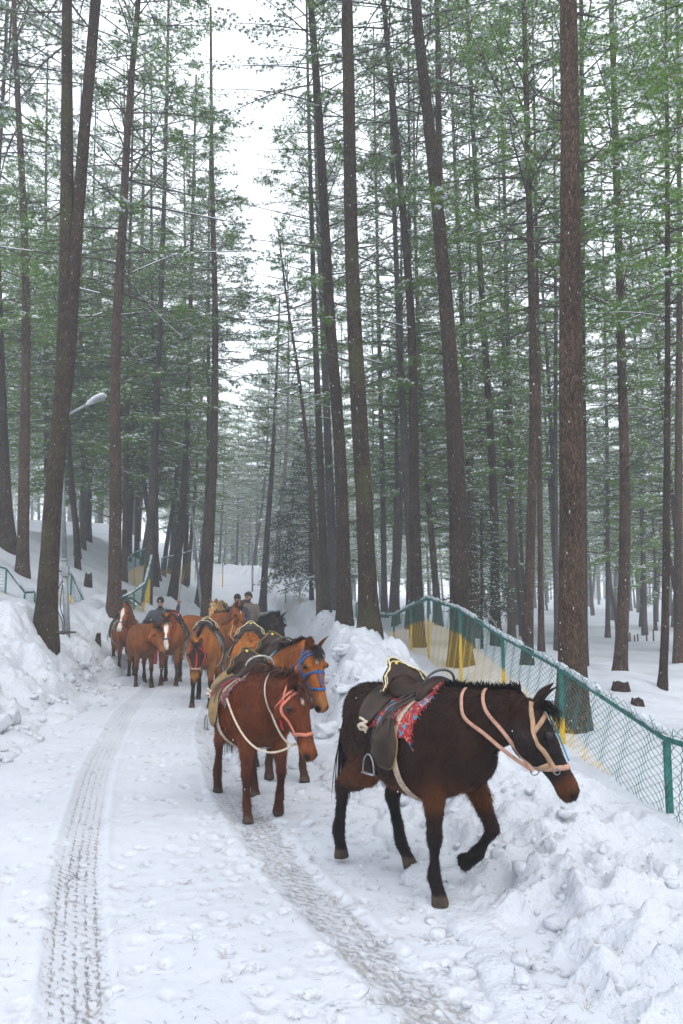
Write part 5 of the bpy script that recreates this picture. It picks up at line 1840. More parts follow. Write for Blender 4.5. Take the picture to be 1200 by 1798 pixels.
# ================================================================== chain-link fences
def make_fence_mat(name, rough=0.55, yellow=True):
    m, nt, b = new_mat(name)
    at = N(nt, "ShaderNodeAttribute", attribute_name="h")
    geo = N(nt, "ShaderNodeNewGeometry")
    nz = N(nt, "ShaderNodeTexNoise", i_Scale=11.0, i_Detail=4.0)
    nt.links.new(geo.outputs["Position"], nz.inputs["Vector"])
    hh = math_n(nt, 'ADD', at.outputs["Fac"], math_n(nt, 'MULTIPLY', math_n(nt, 'SUBTRACT', nz.outputs[0], 0.5), 0.03))
    teal = ramp(nt, nz.outputs[0], [(0.3, (0.012, 0.085, 0.072)), (0.7, (0.03, 0.16, 0.135))])
    yel = ramp(nt, nz.outputs[0], [(0.3, (0.42, 0.26, 0.012)), (0.7, (0.62, 0.42, 0.03))])
    col = mixc(nt, ramp(nt, hh, [(0.498, (0, 0, 0)), (0.502, (1, 1, 1))]), yel, teal)
    nt.links.new(col, b.inputs["Base Color"])
    b.inputs["Roughness"].default_value = rough
    return m
M["fence"] = make_fence_mat("teal_and_yellow_paint")
M["wire"] = make_fence_mat("painted_wire", 0.6)

def angle_bar(geo, p0, p1, s=0.045, t=0.006, flip=1):
    """L-section iron bar from p0 to p1."""
    p0, p1 = np.asarray(p0, float), np.asarray(p1, float)
    d = p1 - p0; d /= np.linalg.norm(d)
    up = np.array([0, 0, 1.0]) if abs(d[2]) < 0.8 else np.array([1.0, 0, 0])
    a = np.cross(d, up); a /= np.linalg.norm(a)
    b_ = np.cross(a, d)
    prof = [(0, 0), (s, 0), (s, t), (t, t), (t, s), (0, s)]
    v = np.array([p + a * (x - s / 2) * flip + b_ * (y - s / 2) for p in (p0, p1) for x, y in prof])
    q = [[i, (i + 1) % 6, 6 + (i + 1) % 6, 6 + i] for i in range(6)] + [[0, 1, 2, 3], [0, 3, 4, 5], [9, 8, 7, 6], [11, 10, 9, 6]]
    geo.add(v, q)

def fence_run(label, posts, height, pitch=0.062, wire=0.0022, snow_cap=True, seed=1, paint=0.55, over=0.10):
    """posts: (x, y, z of the top rail). One fence: posts, rails, wire panels, snow lying on the rail."""
    posts = [np.asarray(p, float) for p in posts]
    pn = list(paint) if isinstance(paint, (list, tuple)) else [paint] * len(posts)
    base = posts[0] - np.array([0, 0, height])
    root = thing("chain_link_fence", label, "fence", tuple(base))
    rnd = np.random.default_rng(seed)
    def put(nm, g, mat, h=None):
        v = np.concatenate(g.v)
        me = g.mesh(nm, smooth=False) if False else None
        g.v = [np.asarray(x) - base for x in g.v]
        me = g.mesh(nm, smooth=(nm == "snow_cap"))
        if h is not None: set_float(me, "h", h(v))
        return add_obj(nm, me, M[mat], root)
    for k, p in enumerate(posts):
        g = Geo()
        angle_bar(g, p - np.array([0, 0, height + 0.3]), p + np.array([0, 0, -0.01]), 0.042, 0.008)
        # paint changes colour partway down: 0.5 marks the line
        put("post", g, "fence", lambda v, p=p, k=k: 0.5 + (v[:, 2] - (p[2] - pn[k])) * 0.2)
    for k, (a, b_) in enumerate(zip(posts[:-1], posts[1:])):
        d = b_ - a
        L = np.linalg.norm(d[:2])
        g = Geo()
        angle_bar(g, a + [0, 0, 0.012], b_ + [0, 0, 0.012], 0.038, 0.006)
        put("rail", g, "fence", lambda v: np.ones(len(v)))
        # woven wire: zigzag wires side by side, each a thin three-sided tube
        nw = max(4, int(L / pitch))
        nz = int((height + over) / (pitch * 0.5))
        zz = np.linspace(over, -height, nz + 1)
        off = np.where(np.arange(nz + 1) % 2 == 0, 0.0, 1.0)
        ii = np.arange(nw)
        jag = rnd.uniform(-0.02, 0.02, nw)
        u = ((ii[:, None] + np.where(ii[:, None] % 2 == 0, off[None], 1 - off[None])) / nw)
        u = np.clip(u, 0, 1)
        pts = a[None, None] + u[..., None] * d[None, None] + np.zeros((nw, nz + 1, 3))
        pts[..., 2] += zz[None] + jag[:, None] * (zz[None] > 0)
        nx = np.array([-d[1], d[0], 0]) / L
        bow = 0.012 * np.sin(u * 40 + zz[None] * 9)
        pts += nx * (bow[..., None] + 0.03)
        tri = [nx * wire, (d / np.linalg.norm(d)) * wire * 0.87 - nx * wire * 0.5, -(d / np.linalg.norm(d)) * wire * 0.87 - nx * wire * 0.5]
        v = (pts[:, :, None, :] + np.array(tri)[None, None]).reshape(-1, 3)
        q = grid_faces(nz + 1, 3, True)
        q = (q[None] + (np.arange(nw) * (nz + 1) * 3)[:, None, None]).reshape(-1, 4)
        g = Geo(); g.add(v, q)
        hv = 0.5 + ((zz[None] + pn[k] + (pn[k + 1] - pn[k]) * u)[..., None] + np.zeros(3)).ravel() * 0.2
        o = put("wire_mesh", g, "wire", lambda v, hv=hv: hv)
        o["kind"] = "stuff"
        if snow_cap:
            g = Geo()
            n = max(6, int(L / 0.035))
            t = np.linspace(0, 1, n)
            p = a + t[:, None] * d + np.array([0, 0, 0.045])
            r = 0.028 + 0.020 * fbm(t * L * 5 + seed, t * 0 + seed, 3) * 2 + 0.010 * rnd.random(n)
            p[:, 2] += 0.012 * rnd.random(n)
            gaps = fbm(t * L * 2.2 + seed * 3, t * 0 + 4, 2) < -0.22
            r = np.where(gaps, 0.008, np.clip(r, 0.012, 0.06))
            tube(g, p, r, 7, squash=0.8)
            put("snow_cap", g, "snow")
    return root

def fp(px, py, D): 
    p = P(px, py, D); return (p.x, p.y, p.z)
fence_run("teal and yellow chain-link fence running beside the ploughed bank", [fp(1330, 1352, 4.3), fp(1171, 1300, 5.7), fp(985, 1176, 8.4), fp(883, 1120, 10.8), fp(808, 1072, 13.3), fp(752, 1052, 15.6), fp(722, 1066, 17.6), fp(692, 1082, 19.8), fp(668, 1080, 22.0)], 1.25, 0.062, 0.0031, seed=2, paint=[.75, .68, .50, .42, .40, .40, .40, .40, .40])
fence_run("short teal and yellow chain-link panel behind the mossy roadside pine", [fp(665, 1062, 22.5), fp(626, 1060, 23.2)], 1.15, 0.09, 0.007, seed=3, paint=0.5)
fence_run("snow-dusted low green rail fence before the dark fir", [fp(562, 1012, 30), fp(527, 1020, 29.0), fp(502, 1030, 28)], 0.55, 0.12, 0.003, seed=4, paint=0.6)
fence_run("chain-link fence dipping into the snow beside the reddish hillside pine", [fp(-40, 985, 16.5), fp(12, 1000, 16.8), fp(44, 1042, 17.0), fp(62, 1040, 17.4)], 1.1, 0.075, 0.007, seed=5, paint=0.52)
fence_run("chain-link fence corner behind the street lamp and forked pine", [fp(80, 1105, 16.5), fp(99, 1002, 18.5), fp(126, 1010, 19.0), fp(150, 1060, 19.4), fp(178, 1064, 20.5)], 1.15, 0.08, 0.007, seed=6, paint=0.5)
fence_run("bright chain-link fence stepping up behind the man with raised arm", [fp(212, 1052, 21.0), fp(236, 1040, 21.6), fp(254, 1026, 22.2), fp(264, 988, 23.5), fp(267, 968, 25), fp(255, 966, 26.5), fp(238, 972, 27.5), fp(222, 986, 28.5)], 1.3, 0.09, 0.009, seed=7, paint=0.5)
fence_run("hazy chain-link fence on the crest beyond the hook-footed pines", [fp(284, 982, 34), fp(318, 974, 36), fp(344, 966, 37), fp(372, 970, 38), fp(392, 978, 38)], 1.2, 0.12, 0.007, seed=8, paint=0.5)

# ================================================================== street lamps
M["galv"] = simple_mat("galvanised_steel", (0.23, 0.245, 0.255), 0.5, 0.3, 0.25, 12)
M["lamp_white"] = simple_mat("lamp_housing", (0.55, 0.57, 0.58), 0.45, 0.1, 0.15, 10)
M["lamp_lens"] = simple_mat("lamp_lens", (0.30, 0.32, 0.33), 0.2, 0.0, 0.2, 60)
M["cable"] = simple_mat("black_cable", (0.02, 0.02, 0.02), 0.6)
def street_lamp(label, foot, top, arm, r=0.045, full=True):
    gz = surface_z(foot.x, foot.y)
    base = np.array([foot.x, foot.y, gz])
    root = thing("street_lamp", label, "street lamp", tuple(base), group="street lamps along the road")
    b0 = np.array([0, 0, -0.3]); tp = np.array(top) - base; ar = np.array(arm) - base
    g = Geo()
    k = 0.38
    mid = b0 * (1 - k) + tp * k
    tube(g, np.stack([b0, mid]), r * 1.15, 14); tube(g, np.stack([mid, mid + (tp - mid) * .02]), r * 1.25, 14); tube(g, np.stack([mid, tp]), np.array([r * .95, r * .75]), 14)
    add_obj("pole", g.mesh("pole"), M["galv"], root)
    d = ar - tp; dn = d / np.linalg.norm(d)
    g = Geo()
    tube(g, np.stack([tp - [0, 0, .04], tp + dn * .05, tp + d * .72]), r * .55, 10)
    add_obj("arm", g.mesh("arm"), M["galv"], root)
    lat = np.cross(dn, [0, 0, 1]); lat /= np.linalg.norm(lat)
    up = np.cross(lat, dn)
    h0 = tp + d * .62
    ll = np.linalg.norm(d) * .42
    rows = []
    for f, a, dnn, w in ((0, .03, .03, .035), (.2, .05, .035, .06), (.42, .06, .04, .10), (.75, .055, .035, .105), (.95, .035, .02, .08), (1.0, .012, .012, .04)):
        rows.append([*(h0 + dn * ll * f), *up, *lat, a, dnn, w])
    g = Geo(); loft(g, rows, 16, 16, 2.6)
    hd_ = add_obj("lamp_head", g.mesh("lamp_head"), M["lamp_white"], root)
    g = Geo()
    rows = [[*(h0 + dn * ll * f - up * .025), *up, *lat, .01, .03, w] for f, w in ((.38, .05), (.5, .085), (.75, .088), (.9, .06))]
    loft(g, rows, 14, 8, 2.4)
    add_obj("lens", g.mesh("lens"), M["lamp_lens"], hd_)
    g = Geo()
    for f in (.25, .45, .6, .8): box(g, h0 + dn * ll * f + up * .058, (.07, .05, .014))
    if full:
        g = Geo()
        n = 30; t = np.linspace(0.1, .95, n)
        path = h0 + np.outer(t * ll, dn) + up * .06
        tube(g, path, .028 + .012 * np.sin(t * 20), 7, squash=.5)
        add_obj("snow_cap", g.mesh("snow_cap"), M["snow"], hd_)
        g = Geo(); box(g, (-.09, -.03, 1.28), (.13, .10, .20))
        add_obj("junction_box", g.mesh("junction_box", False), M["galv"], root)
        for k_, (ox, sg) in enumerate(((-.10, .10), (-.14, .16))):
            g = Geo()
            tube(g, catmull(np.array([[-.09, -.04, 1.19], [ox - sg * .4, -.05, .95], [ox - sg * .5, -.06, .55], [ox + .04, -.05, .25], [ox + .03, -.04, -.05]]), 24), .009, 6)
            add_obj("cable", g.mesh("cable"), M["cable"], root)
        g = Geo(); tube(g, np.array([[-.085, -.02, -.3], [-.08, -.02, .55]]), .028, 10)
        add_obj("conduit", g.mesh("conduit"), M["galv"], root)
    return root
street_lamp("galvanised street lamp with angled arm before the forked pine", P(119, 1135, 15.4), P(106, 736, 15.4), P(182, 694, 15.0), 0.052)
street_lamp("thin leaning grey street lamp beside the hook-footed brown pine", P(357, 1010, 31), P(336, 890, 31), P(351, 874, 31), 0.05, False)
street_lamp("hazy slim street lamp near the road's far bend", P(444, 1000, 46), P(444, 922, 46), P(464, 912, 46), 0.05, False)
street_lamp("hazy slim street lamp on the crest behind the far fence", P(303, 985, 46), P(302, 928, 46), P(318, 918, 46), 0.05, False)
# ================================================================== the three handlers
m, nt, b = new_mat("clothing_and_skin")
at = N(nt, "ShaderNodeAttribute", attribute_name="coat")
co = N(nt, "ShaderNodeTexCoord")
nz = N(nt, "ShaderNodeTexNoise", i_Scale=22.0, i_Detail=5.0)
nt.links.new(co.outputs["Object"], nz.inputs["Vector"])
nt.links.new(mixc(nt, 1.0, at.outputs["Color"], ramp(nt, nz.outputs[0], [(0.3, (0.75, 0.75, 0.75)), (0.7, (1.2, 1.2, 1.2))]), 'MULTIPLY'), b.inputs["Base Color"])
b.inputs["Roughness"].default_value = 0.8
bump(nt, b, nz.outputs[0], 0.3, 0.01)
M["clothes"] = m
M["wool_black"] = simple_mat("black_wool", (0.012, 0.012, 0.014), 0.95, var=0.4, scale=60, bump_s=0.4)
M["dark_hair"] = simple_mat("dark_hair", (0.014, 0.011, 0.010), 0.7, var=0.4, scale=60, bump_s=0.4)
M["badge_white"] = simple_mat("white_badge", (0.7, 0.7, 0.7), 0.7, var=0.1)
M["stick"] = simple_mat("stick_wood", (0.22, 0.18, 0.14), 0.8, var=0.3)
SKIN = (0.36, 0.19, 0.13)

def limb(g, pts, rads, flat=1.0, n=18):
    p = catmull(np.array([[*q, r] for q, r in zip(pts, rads)]), n)
    tube(g, p[:, :3], p[:, 3], 12)
    g.add(ICO1[0] * p[-1, 3] * .98 + p[-1, :3], None, ICO1[1])
    g.add(ICO1[0] * p[0, 3] * .98 + p[0, :3], None, ICO1[1])

def hand(wrist, direc, palm, curl=0.9, s=1.0):
    """Palm and five bent fingers."""
    d = np.asarray(direc, float); d /= np.linalg.norm(d)
    p = np.asarray(palm, float); p -= d * (p @ d); p /= np.linalg.norm(p)
    w = np.cross(d, p)
    g = Geo()
    rows = [[*(wrist + d * f * s), *p, *w, t * s, t * s, hw * s] for f, t, hw in ((-.02, .022, .028), (.02, .020, .036), (.06, .018, .043), (.09, .014, .042))]
    loft(g, rows, 12, 8, 2.3)
    for i, (off, ln) in enumerate(((-.033, .066), (-.011, .078), (.011, .074), (.032, .058))):
        p0 = wrist + (d * .085 + w * off) * s
        pts = [p0]; a = 0.25
        for seg in (.45, .32, .25):
            a += curl * .75
            pts.append(pts[-1] + (d * math.cos(a) + p * math.sin(a)) * ln * seg * s)
        tube(g, np.array(pts), np.array([.0095, .009, .008, .006]) * s, 7)
    p0 = wrist + (d * .03 - w * .034) * s
    tube(g, np.array([p0, p0 + (d * .03 - w * .022 + p * .012) * s, p0 + (d * .052 - w * .018 + p * .034) * s]), np.array([.012, .0105, .008]) * s, 7)
    return g

def person(label, x, y, face_deg, height, jacket, trousers, collar, pose, hat, seed, category="person", long_coat=False, z=None):
    """Local frame: +X forward, +Y left, Z up; heading as for the horses."""
    k = height / 1.75
    g = Geo()
    lean = pose.get("lean", 0.0)
    def T_(p):
        p = np.array(p, float)
        c, s = math.cos(lean), math.sin(lean)
        q = p - np.array([0, 0, .95])
        if q[2] > 0: q = np.array([q[0] * c + q[2] * s, q[1], -q[0] * s + q[2] * c])
        return q + np.array([0, 0, .95])
    rows = []
    for zz, dep, hw, fx in ((.80, .13, .18, 0), (.92, .135, .185, 0), (1.05, .12, .175, .0), (1.2, .135, .195, .01), (1.33, .135, .215, .01), (1.42, .11, .205, 0), (1.475, .075, .12, -.005), (1.51, .06, .07, 0)):
        c = T_((fx, 0, zz))
        rows.append([*c, 1, 0, 0, 0, 1, 0, dep, dep, hw])
    loft(g, rows, 20, 24, 2.4)
    if long_coat:
        rows = [[*T_((0, 0, zz)), 1, 0, 0, 0, 1, 0, dp, dp, hw] for zz, dp, hw in ((.42, .22, .26), (.6, .2, .25), (.9, .165, .225), (1.2, .15, .215))]
        loft(g, rows, 20, 12, 2.4)
    neckp = [T_((0, 0, 1.46)), T_((.012, 0, 1.56))]
    limb(g, neckp, [.062, .056], n=5)
    hc = T_((.035, 0, 1.645))
    nod = pose.get("nod", 0.0); turn = pose.get("turn", 0.0)
    F = np.array([math.cos(turn) * math.cos(nod), math.sin(turn) * math.cos(nod), -math.sin(nod)])
    Wd = np.array([-math.sin(turn), math.cos(turn), 0.0]); Uh = np.cross(F, Wd)
    rows = [[*(hc + Uh * u + F * f), *F, *Wd, a, bk, w] for u, f, a, bk, w in ((-.115, .03, .045, .03, .035), (-.095, .02, .065, .06, .052), (-.05, .005, .085, .085, .068), (0, 0, .092, .10, .075), (.05, 0, .088, .10, .076), (.095, -.008, .06, .075, .055), (.12, -.01, .02, .03, .02))]
    loft(g, rows, 18, 18, 2.2)
    # nose, brow, chin, ears
    for (u, f, w, r) in ((-.022, .098, 0, .017), (-.008, .094, 0, .013), (.022, .082, .03, .02), (.022, .082, -.03, .02), (-.085, .075, 0, .022), (-.06, .082, 0, .018)):
        g.add(ICO2[0] * r + hc + Uh * u + F * f + Wd * w, None, ICO2[1])
    for s in (-1, 1):
        g.add(ICO2[0] * np.array([.02, .012, .032]) + hc + Wd * s * .077 - Uh * .008 - F * .01, None, ICO2[1])
    arms = {}
    for s, nm in ((1, "l"), (-1, "r")):
        sh = T_((0, .20 * s, 1.40))
        el, wr = (np.array(q, float) for q in pose[nm])
        limb(g, [sh, sh * .5 + el * .5, el, el * .5 + wr * .5, wr - (wr - el) * .05], [.078, .068, .058, .052, .043])
        arms[nm] = (el, wr)
    for s, nm in ((1, "ll"), (-1, "rl")):
        hp = np.array([0, .095 * s, .88])
        kn, an = (np.array(q, float) for q in pose.get(nm, ((.03, .10 * s, .48), (.0, .10 * s, .09))))
        limb(g, [hp, hp * .5 + kn * .5, kn, kn * .5 + an * .5, an], [.10, .085, .066, .06, .05])
        rows = [[*(an + np.array([fx, 0, -.05])), 0, 0, 1, 0, 1, 0, up_, .04, w] for fx, up_, w in ((-.07, .04, .035), (0, .07, .045), (.08, .035, .048), (.16, .015, .042), (.18, .005, .02))]
        loft(g, rows, 14, 12, 2.2)
    me = remeshed(g, 0.011, 3)
    c0 = mesh_co(me).astype(float)
    rel = c0 - hc
    hu, hf, hw = rel @ Uh, rel @ F, rel @ Wd
    c = np.repeat(np.array(jacket)[None], len(c0), 0)
    lowz = c0[:, 2] < (.5 if long_coat else .84)
    c[lowz] = trousers
    c[c0[:, 2] < .12] = (.03, .028, .027)
    head = (np.linalg.norm(rel * [1, 1, .8], axis=1) < .135) & (hu > -.14)
    c[head] = SKIN
    neckm = (c0[:, 2] > T_((0, 0, 1.45))[2]) & ~head & (np.hypot(c0[:, 0] - neckp[0][0], c0[:, 1]) < .10)
    c[neckm] = collar
    low = head & (hu < -.075)
    if pose.get("beard"): c[head & (hu < -.045) & (hf > -.02)] = (.05, .03, .024)
    if pose.get("scarf"): c[low] = collar
    mouth = head & (np.abs(hu + .058) < .007) & (np.abs(hw) < .026) & (hf > .05)
    c[mouth] = (.16, .055, .045)
    for s in (-1, 1):
        c[head & (np.hypot(hu - .008, hw - .031 * s) < .013) & (hf > .05)] = (.03, .02, .018)
        c[head & (np.hypot((hu - .032) * 2.2, hw - .033 * s) < .022) & (hf > .04)] = (.03, .02, .018)
    for nm in ("l", "r"):
        wr = arms[nm][1]
    co_n = len(c0)
    polys = np.empty(len(me.loops), np.int32); me.loops.foreach_get("vertex_index", polys)
    quads = polys.reshape(-1, 4)
    hg = Geo()
    for nm in ("l", "r"):
        el, wr = arms[nm]
        h_ = hand(wr, wr - el, pose.get("palm_" + nm, (0, 0, -1)), pose.get("curl", .9))
        for v in h_.v: pass
        hg.add(np.concatenate(h_.v), np.concatenate(h_.q), np.concatenate(h_.t))
    bm_ = np_mesh("body", np.concatenate([c0, np.concatenate(hg.v)]), [np.concatenate([quads, np.concatenate(hg.q) + co_n]), np.concatenate(hg.t) + co_n])
    set_color(bm_, "coat", np.concatenate([c, np.repeat(np.array(SKIN)[None] * .9, hg.n, 0)]))
    zz = surface_z(x, y) if z is None else z
    root = thing("person", label, category, (x, y, zz), R(face_deg) - math.pi / 2, "handlers walking with the ponies", k)
    add_obj("body", bm_, M["clothes"], root)
    bpy.data.meshes.remove(me)
    rows = []
    if hat == "beanie":
        for u, a, bk, w in ((.012, .098, .108, .086), (.05, .103, .112, .091), (.09, .09, .10, .08), (.125, .06, .07, .055), (.145, .02, .025, .02)):
            rows.append([*(hc + Uh * u), *F, *Wd, a, bk, w])
        hgm = Geo(); loft(hgm, rows, 20, 16, 2.2)
        o = add_obj("beanie", hgm.mesh("beanie"), M["wool_black"], root)
        q = Geo(); q.add(ICO2[0] * np.array([.012, .014, .014]) + hc + Uh * .055 + F * .102, None, ICO2[1])
        add_obj("badge", q.mesh("badge"), M["badge_white"], o)
    else:
        for u, f, a, bk, w in ((-.05, -.05, .0, .062, .07), (0.0, -.04, .02, .075, .083), (.045, -.012, .075, .098, .086), (.085, -.01, .085, .095, .075), (.118, -.012, .055, .06, .05), (.132, -.012, .015, .02, .015)):
            rows.append([*(hc + Uh * u + F * f), *F, *Wd, a + .01, bk + .01, w + .004])
        hgm = Geo(); loft(hgm, rows, 20, 18, 2.2)
        v = np.concatenate(hgm.v); v += (vnoise3(v * 45)[:, None]) * .012; hgm.v = [v]
        add_obj("hair", hgm.mesh("hair"), M["dark_hair"], root)
    return root, arms, k

m1, arms1, k1 = person("handler in black beanie and dark grey jacket raising one arm", -4.28, 18.3, 6, 1.66, (.040, .046, .058), (.26, .012, .022), (.016, .016, .02),
    dict(l=((.02, .40, 1.32), (.10, .46, 1.60)), r=((.10, -.36, 1.15), (.30, -.40, 1.10)), nod=.12, turn=0, scarf=True, palm_l=(1, 0, 0), palm_r=(0, 1, 0), curl=1.15), "beanie", 1, z=-0.02)
m2, arms2, k2 = person("dark-haired handler in slate blue jacket looking down behind the ponies", -2.46, 18.2, 12, 1.66, (.035, .045, .066), (.03, .03, .035), (.07, .075, .08),
    dict(l=((.12, .27, 1.16), (.30, .16, 1.02)), r=((.10, -.27, 1.15), (.28, -.18, 1.05)), lean=.12, nod=.5, turn=-.15, beard=False, curl=.8), "hair", 2)
m3, arms3, k3 = person("handler in long grey-brown cloak half hidden behind the slate-jacketed man", -2.30, 19.2, 0, 1.70, (.135, .108, .085), (.05, .045, .04), (.12, .10, .08),
    dict(l=((.10, .27, 1.12), (.26, .2, .98)), r=((.10, -.27, 1.12), (.26, -.2, .98)), lean=.16, nod=.35, turn=-.5, beard=True, curl=.8), "hair", 3, long_coat=True)
# the stick held up in the raised hand
el, wr = arms1["l"]
tip = m1.location
gp = Geo()
mw = Matrix.Translation(m1.location) @ Matrix.Rotation(m1.rotation_euler[2], 4, 'Z') @ Matrix.Scale(k1, 4)
hd0 = mw @ Vector(wr + np.array([.03, .01, .07]))
tube(gp, catmull(np.array([[0, 0, -.10], [.01, -.02, .2], [.06, -.03, .48], [.12, -.02, .70]]), 16), np.linspace(.012, .006, 16), 7)
st = add_obj("stick", gp.mesh("stick"), M["stick"], loc=hd0)
tag(st, "thin grey switch held up by the beanie-wearing handler", "stick")
# lead rope from his other hand to the stripe-faced pony
el, wr = arms1["r"]
a0 = np.array(mw @ Vector(wr + np.array([.08, 0, -.01])))
b0 = np.array(H13.mat @ Vector(H13.hd(.36, -.10, 0)))
gp = Geo(); tube(gp, hang(a0, b0, .12, 24) - a0, .010, 6)
ld = add_obj("lead_rope", gp.mesh("lead_rope"), M["strap_dark"], loc=tuple(a0))
tag(ld, "dark lead rope from handler's hand to the stripe-faced pony", "rope")
# ================================================================== stumps, logs, twigs, flakes
def stump(label, px, py, D, h, r, seed, roots=0, name="tree_stump"):
    p = P(px, py, D)
    z = surface_z(p.x, p.y)
    root = thing(name, label, "stump", (p.x, p.y, z))
    rnd = np.random.default_rng(seed)
    g = Geo()
    n, sides = 12, 18
    a = np.linspace(0, 2 * np.pi, sides, endpoint=False)
    v = []
    for i in range(n):
        f = i / (n - 1)
        rr = r * (1.35 - .5 * f) * (1 + .28 * vnoise3(np.stack([np.cos(a) * 2.3, np.sin(a) * 2.3, np.full(sides, f * 1.5 + seed)], 1)))
        top = h * (1 + .7 * vnoise3(np.stack([np.cos(a) * 1.8 + seed, np.sin(a) * 1.8, a * 0], 1)))
        v.append(np.stack([np.cos(a) * rr, np.sin(a) * rr, -.15 + f * (top + .15)], 1))
    v.append(np.array([[0, 0, h * .75]]))
    v = np.concatenate(v)
    e = (n - 1) * sides
    g.add(v, grid_faces(n, sides, True), [[n * sides, e + j, e + (j + 1) % sides] for j in range(sides)])
    me = g.mesh("stump_body")
    at = me.attributes.new("bark", 'FLOAT_VECTOR', 'POINT')
    at.data.foreach_set("vector", (v + seed).astype(np.float32).ravel())
    add_obj("stump_body", me, M["bark_dark"], root)
    for k in range(roots):
        g = Geo()
        az = rnd.uniform(-1.2, 1.6)
        ln = rnd.uniform(.3, .7)
        pts = np.array([[0, 0, .1], [math.cos(az) * ln * .4, math.sin(az) * ln * .3 - .1, .12 + rnd.normal(0, .05)], [math.cos(az) * ln, math.sin(az) * ln * .5 - .15, rnd.uniform(-.1, .1)]])
        tube(g, catmull(pts, 12), np.linspace(.05, .015, 12), 7)
        me = g.mesh("root")
        add_obj("root", me, M["twig"], root)
    return root
stump("jagged grey stump standing in the hillside snow", 155, 1026, 22, .36, .10, 3)
stump("tiny pointed stump in the snow beside the straight brown pine", 173, 1112, 17, .20, .06, 5)
stump("gnarled exposed root at the forked pine's foot", 74, 1132, 13.6, .10, .13, 8, 5, "tree_root")
stump("broken stump poking out near the road bend", 425, 1018, 40, .30, .22, 9, 3)
stump("dark snag jutting from snow under the hillside fence", 218, 1055, 22, .35, .10, 12, 4)

def log(label, pts, D, r, seed, snow=True):
    w = [np.array(P(px, py, D + dd)) for px, py, dd in pts]
    for q in w: q[2] = ground_z(q[0], q[1]) + r * .15
    base = w[0].copy()
    root = thing("fallen_log", label, "log", tuple(base))
    me, pth, rad = trunk_mesh([q - base for q in w], r, r * .7, 1, seed)
    add_obj("trunk", me, M["bark_brown"], root)
    g = Geo()
    for e, q in ((pth[0], pth[1]), (pth[-1], pth[-2])): tube(g, np.stack([e + (q - e) * .02, e + (q - e) * .1]), r * .95, 12)
    add_obj("cut_end", g.mesh("cut_end"), M["stick"], root)
    if snow:
        g = Geo()
        n = len(pth)
        tube(g, pth + np.array([0, .02, r * .75]), r * (.85 + .45 * np.random.default_rng(seed).random(n)), 8, squash=.6)
        add_obj("snow_cap", g.mesh("snow_cap"), M["snow"], root)
stump("dark broken root mass half buried beside the slim hooked-foot pine", 1092, 1240, 12.2, .12, .13, 15, 0, "tree_root")
stump("small dark root stub in the snow next to the broken root mass", 1122, 1275, 11.4, .09, .09, 18, 0, "tree_root")
log("thin dark branch lying across snow beside the road bend", [(372, 1023, 0), (382, 1024, 0), (393, 1021, 0)], 34, .06, 73, False)

# small paling fence far right
for k, (px, py) in enumerate(((1022 + 85, 1122), (1115, 1124), (1121, 1126), (1148, 1124), (1104, 1118), (1136, 1128))):
    p = P(px, py, 30)
    g = Geo(); tube(g, np.array([[0, 0, -.3], [.03 * math.sin(k * 3), 0, .35 + .12 * math.sin(k * 5)]]), [.035, .028], 6)
    o = add_obj("wooden_stake", g.mesh("wooden_stake"), M["twig"], loc=(p.x, p.y, ground_z(p.x, p.y)))
    tag(o, "short wooden stake in the snow beyond the fence", "stake", "stakes in the snow beyond the fence")

# dropped needles and twigs on the snow
dr_ = np.random.default_rng(77)
g = Geo()
for k in range(1900):
    y = 2.5 + 9 * dr_.random() ** 1.5
    x = dr_.uniform(-0.5, 0.5) * y
    if x > 2.3 or x < -4.5: continue
    z = surface_z(x, y)
    a = dr_.random() * 6.28
    ln = dr_.uniform(.012, .06)
    d = np.array([math.cos(a), math.sin(a), dr_.normal(0, .03)]) * ln
    s = np.array([-math.sin(a), math.cos(a), 0]) * .0016
    p = np.array([x, y, z + .006])
    g.add([p - s, p + s, p + d + [0, 0, .004]], None, [[0, 1, 2]])
tag(add_obj("fallen_needles", g.mesh("fallen_needles", False), M["twig"]), "brown needles and bits of twig dropped on the snow", "needles", kind="stuff")

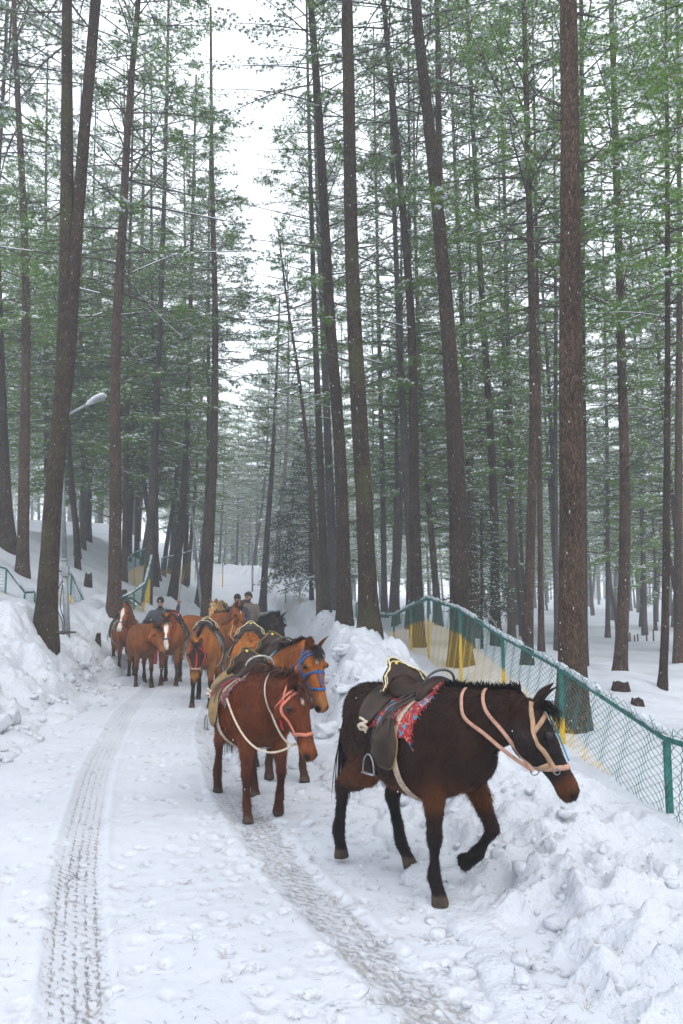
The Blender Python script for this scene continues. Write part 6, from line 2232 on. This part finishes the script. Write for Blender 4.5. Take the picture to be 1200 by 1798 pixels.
# dry grass tufts sticking out of the bank
g = Geo()
for k in range(46):
    y = 2.9 + 3.5 * dr_.random()
    x = float(right_edge(y)) + dr_.uniform(.1, 1.3)
    z = surface_z(x, y)
    for q in range(int(dr_.integers(3, 9))):
        d = np.array([dr_.normal(0, .5), dr_.normal(0, .5), dr_.uniform(.2, 1)])
        d = d / np.linalg.norm(d) * dr_.uniform(.03, .09)
        p = np.array([x, y, z - .005]) + dr_.normal(0, .006, 3)
        s = np.cross(d, [0.3, 1, 0]); s = s / np.linalg.norm(s) * .0011
        g.add([p - s, p + s, p + d], None, [[0, 1, 2]])
tag(add_obj("dry_grass", g.mesh("dry_grass", False), M["webbing"]), "sparse dry grass blades poking from the snow bank", "grass", kind="stuff")

# falling snow
n = 2200
y = 1.2 + 24 * dr_.random(n) ** 0.8
x = dr_.uniform(-.5, .5, n) * y
z = dr_.uniform(0.1, 1.0, n) * (1.6 + y * .8)
r = dr_.uniform(.0014, .0034, n)
keep = y > 3.0
pos = np.stack([x, y, z], 1)[keep]; r = r[keep]
oc = np.array([[1, 0, 0], [-1, 0, 0], [0, 1, 0], [0, -1, 0], [0, 0, 1.6], [0, 0, -1.6]], float)
of = np.array([[0, 2, 4], [2, 1, 4], [1, 3, 4], [3, 0, 4], [2, 0, 5], [1, 2, 5], [3, 1, 5], [0, 3, 5]])
v = (pos[:, None] + oc[None] * r[:, None, None]).reshape(-1, 3)
f = (of[None] + (np.arange(len(pos)) * 6)[:, None, None]).reshape(-1, 3)
tag(add_obj("falling_snow", np_mesh("falling_snow", v, f), M["branch_snow"]), "small snowflakes drifting down through the air", "snow", kind="stuff")
# ================================================================== haze in the snowy air
g = Geo()
box(g, (0, 100, 22), (640, 640, 60))
hz = g.mesh("haze", smooth=False)
hm = bpy.data.materials.new("haze_air")
hm.use_nodes = True
hn = hm.node_tree
hn.nodes.clear()
ho = hn.nodes.new("ShaderNodeOutputMaterial")
hv = hn.nodes.new("ShaderNodeVolumePrincipled")
hv.inputs["Color"].default_value = (0.90, 0.95, 1.0, 1)
hv.inputs["Density"].default_value = 0.0031
hn.links.new(hv.outputs[0], ho.inputs["Volume"])
hz.materials.append(hm)
tag(add_obj("haze", hz), kind="stuff")
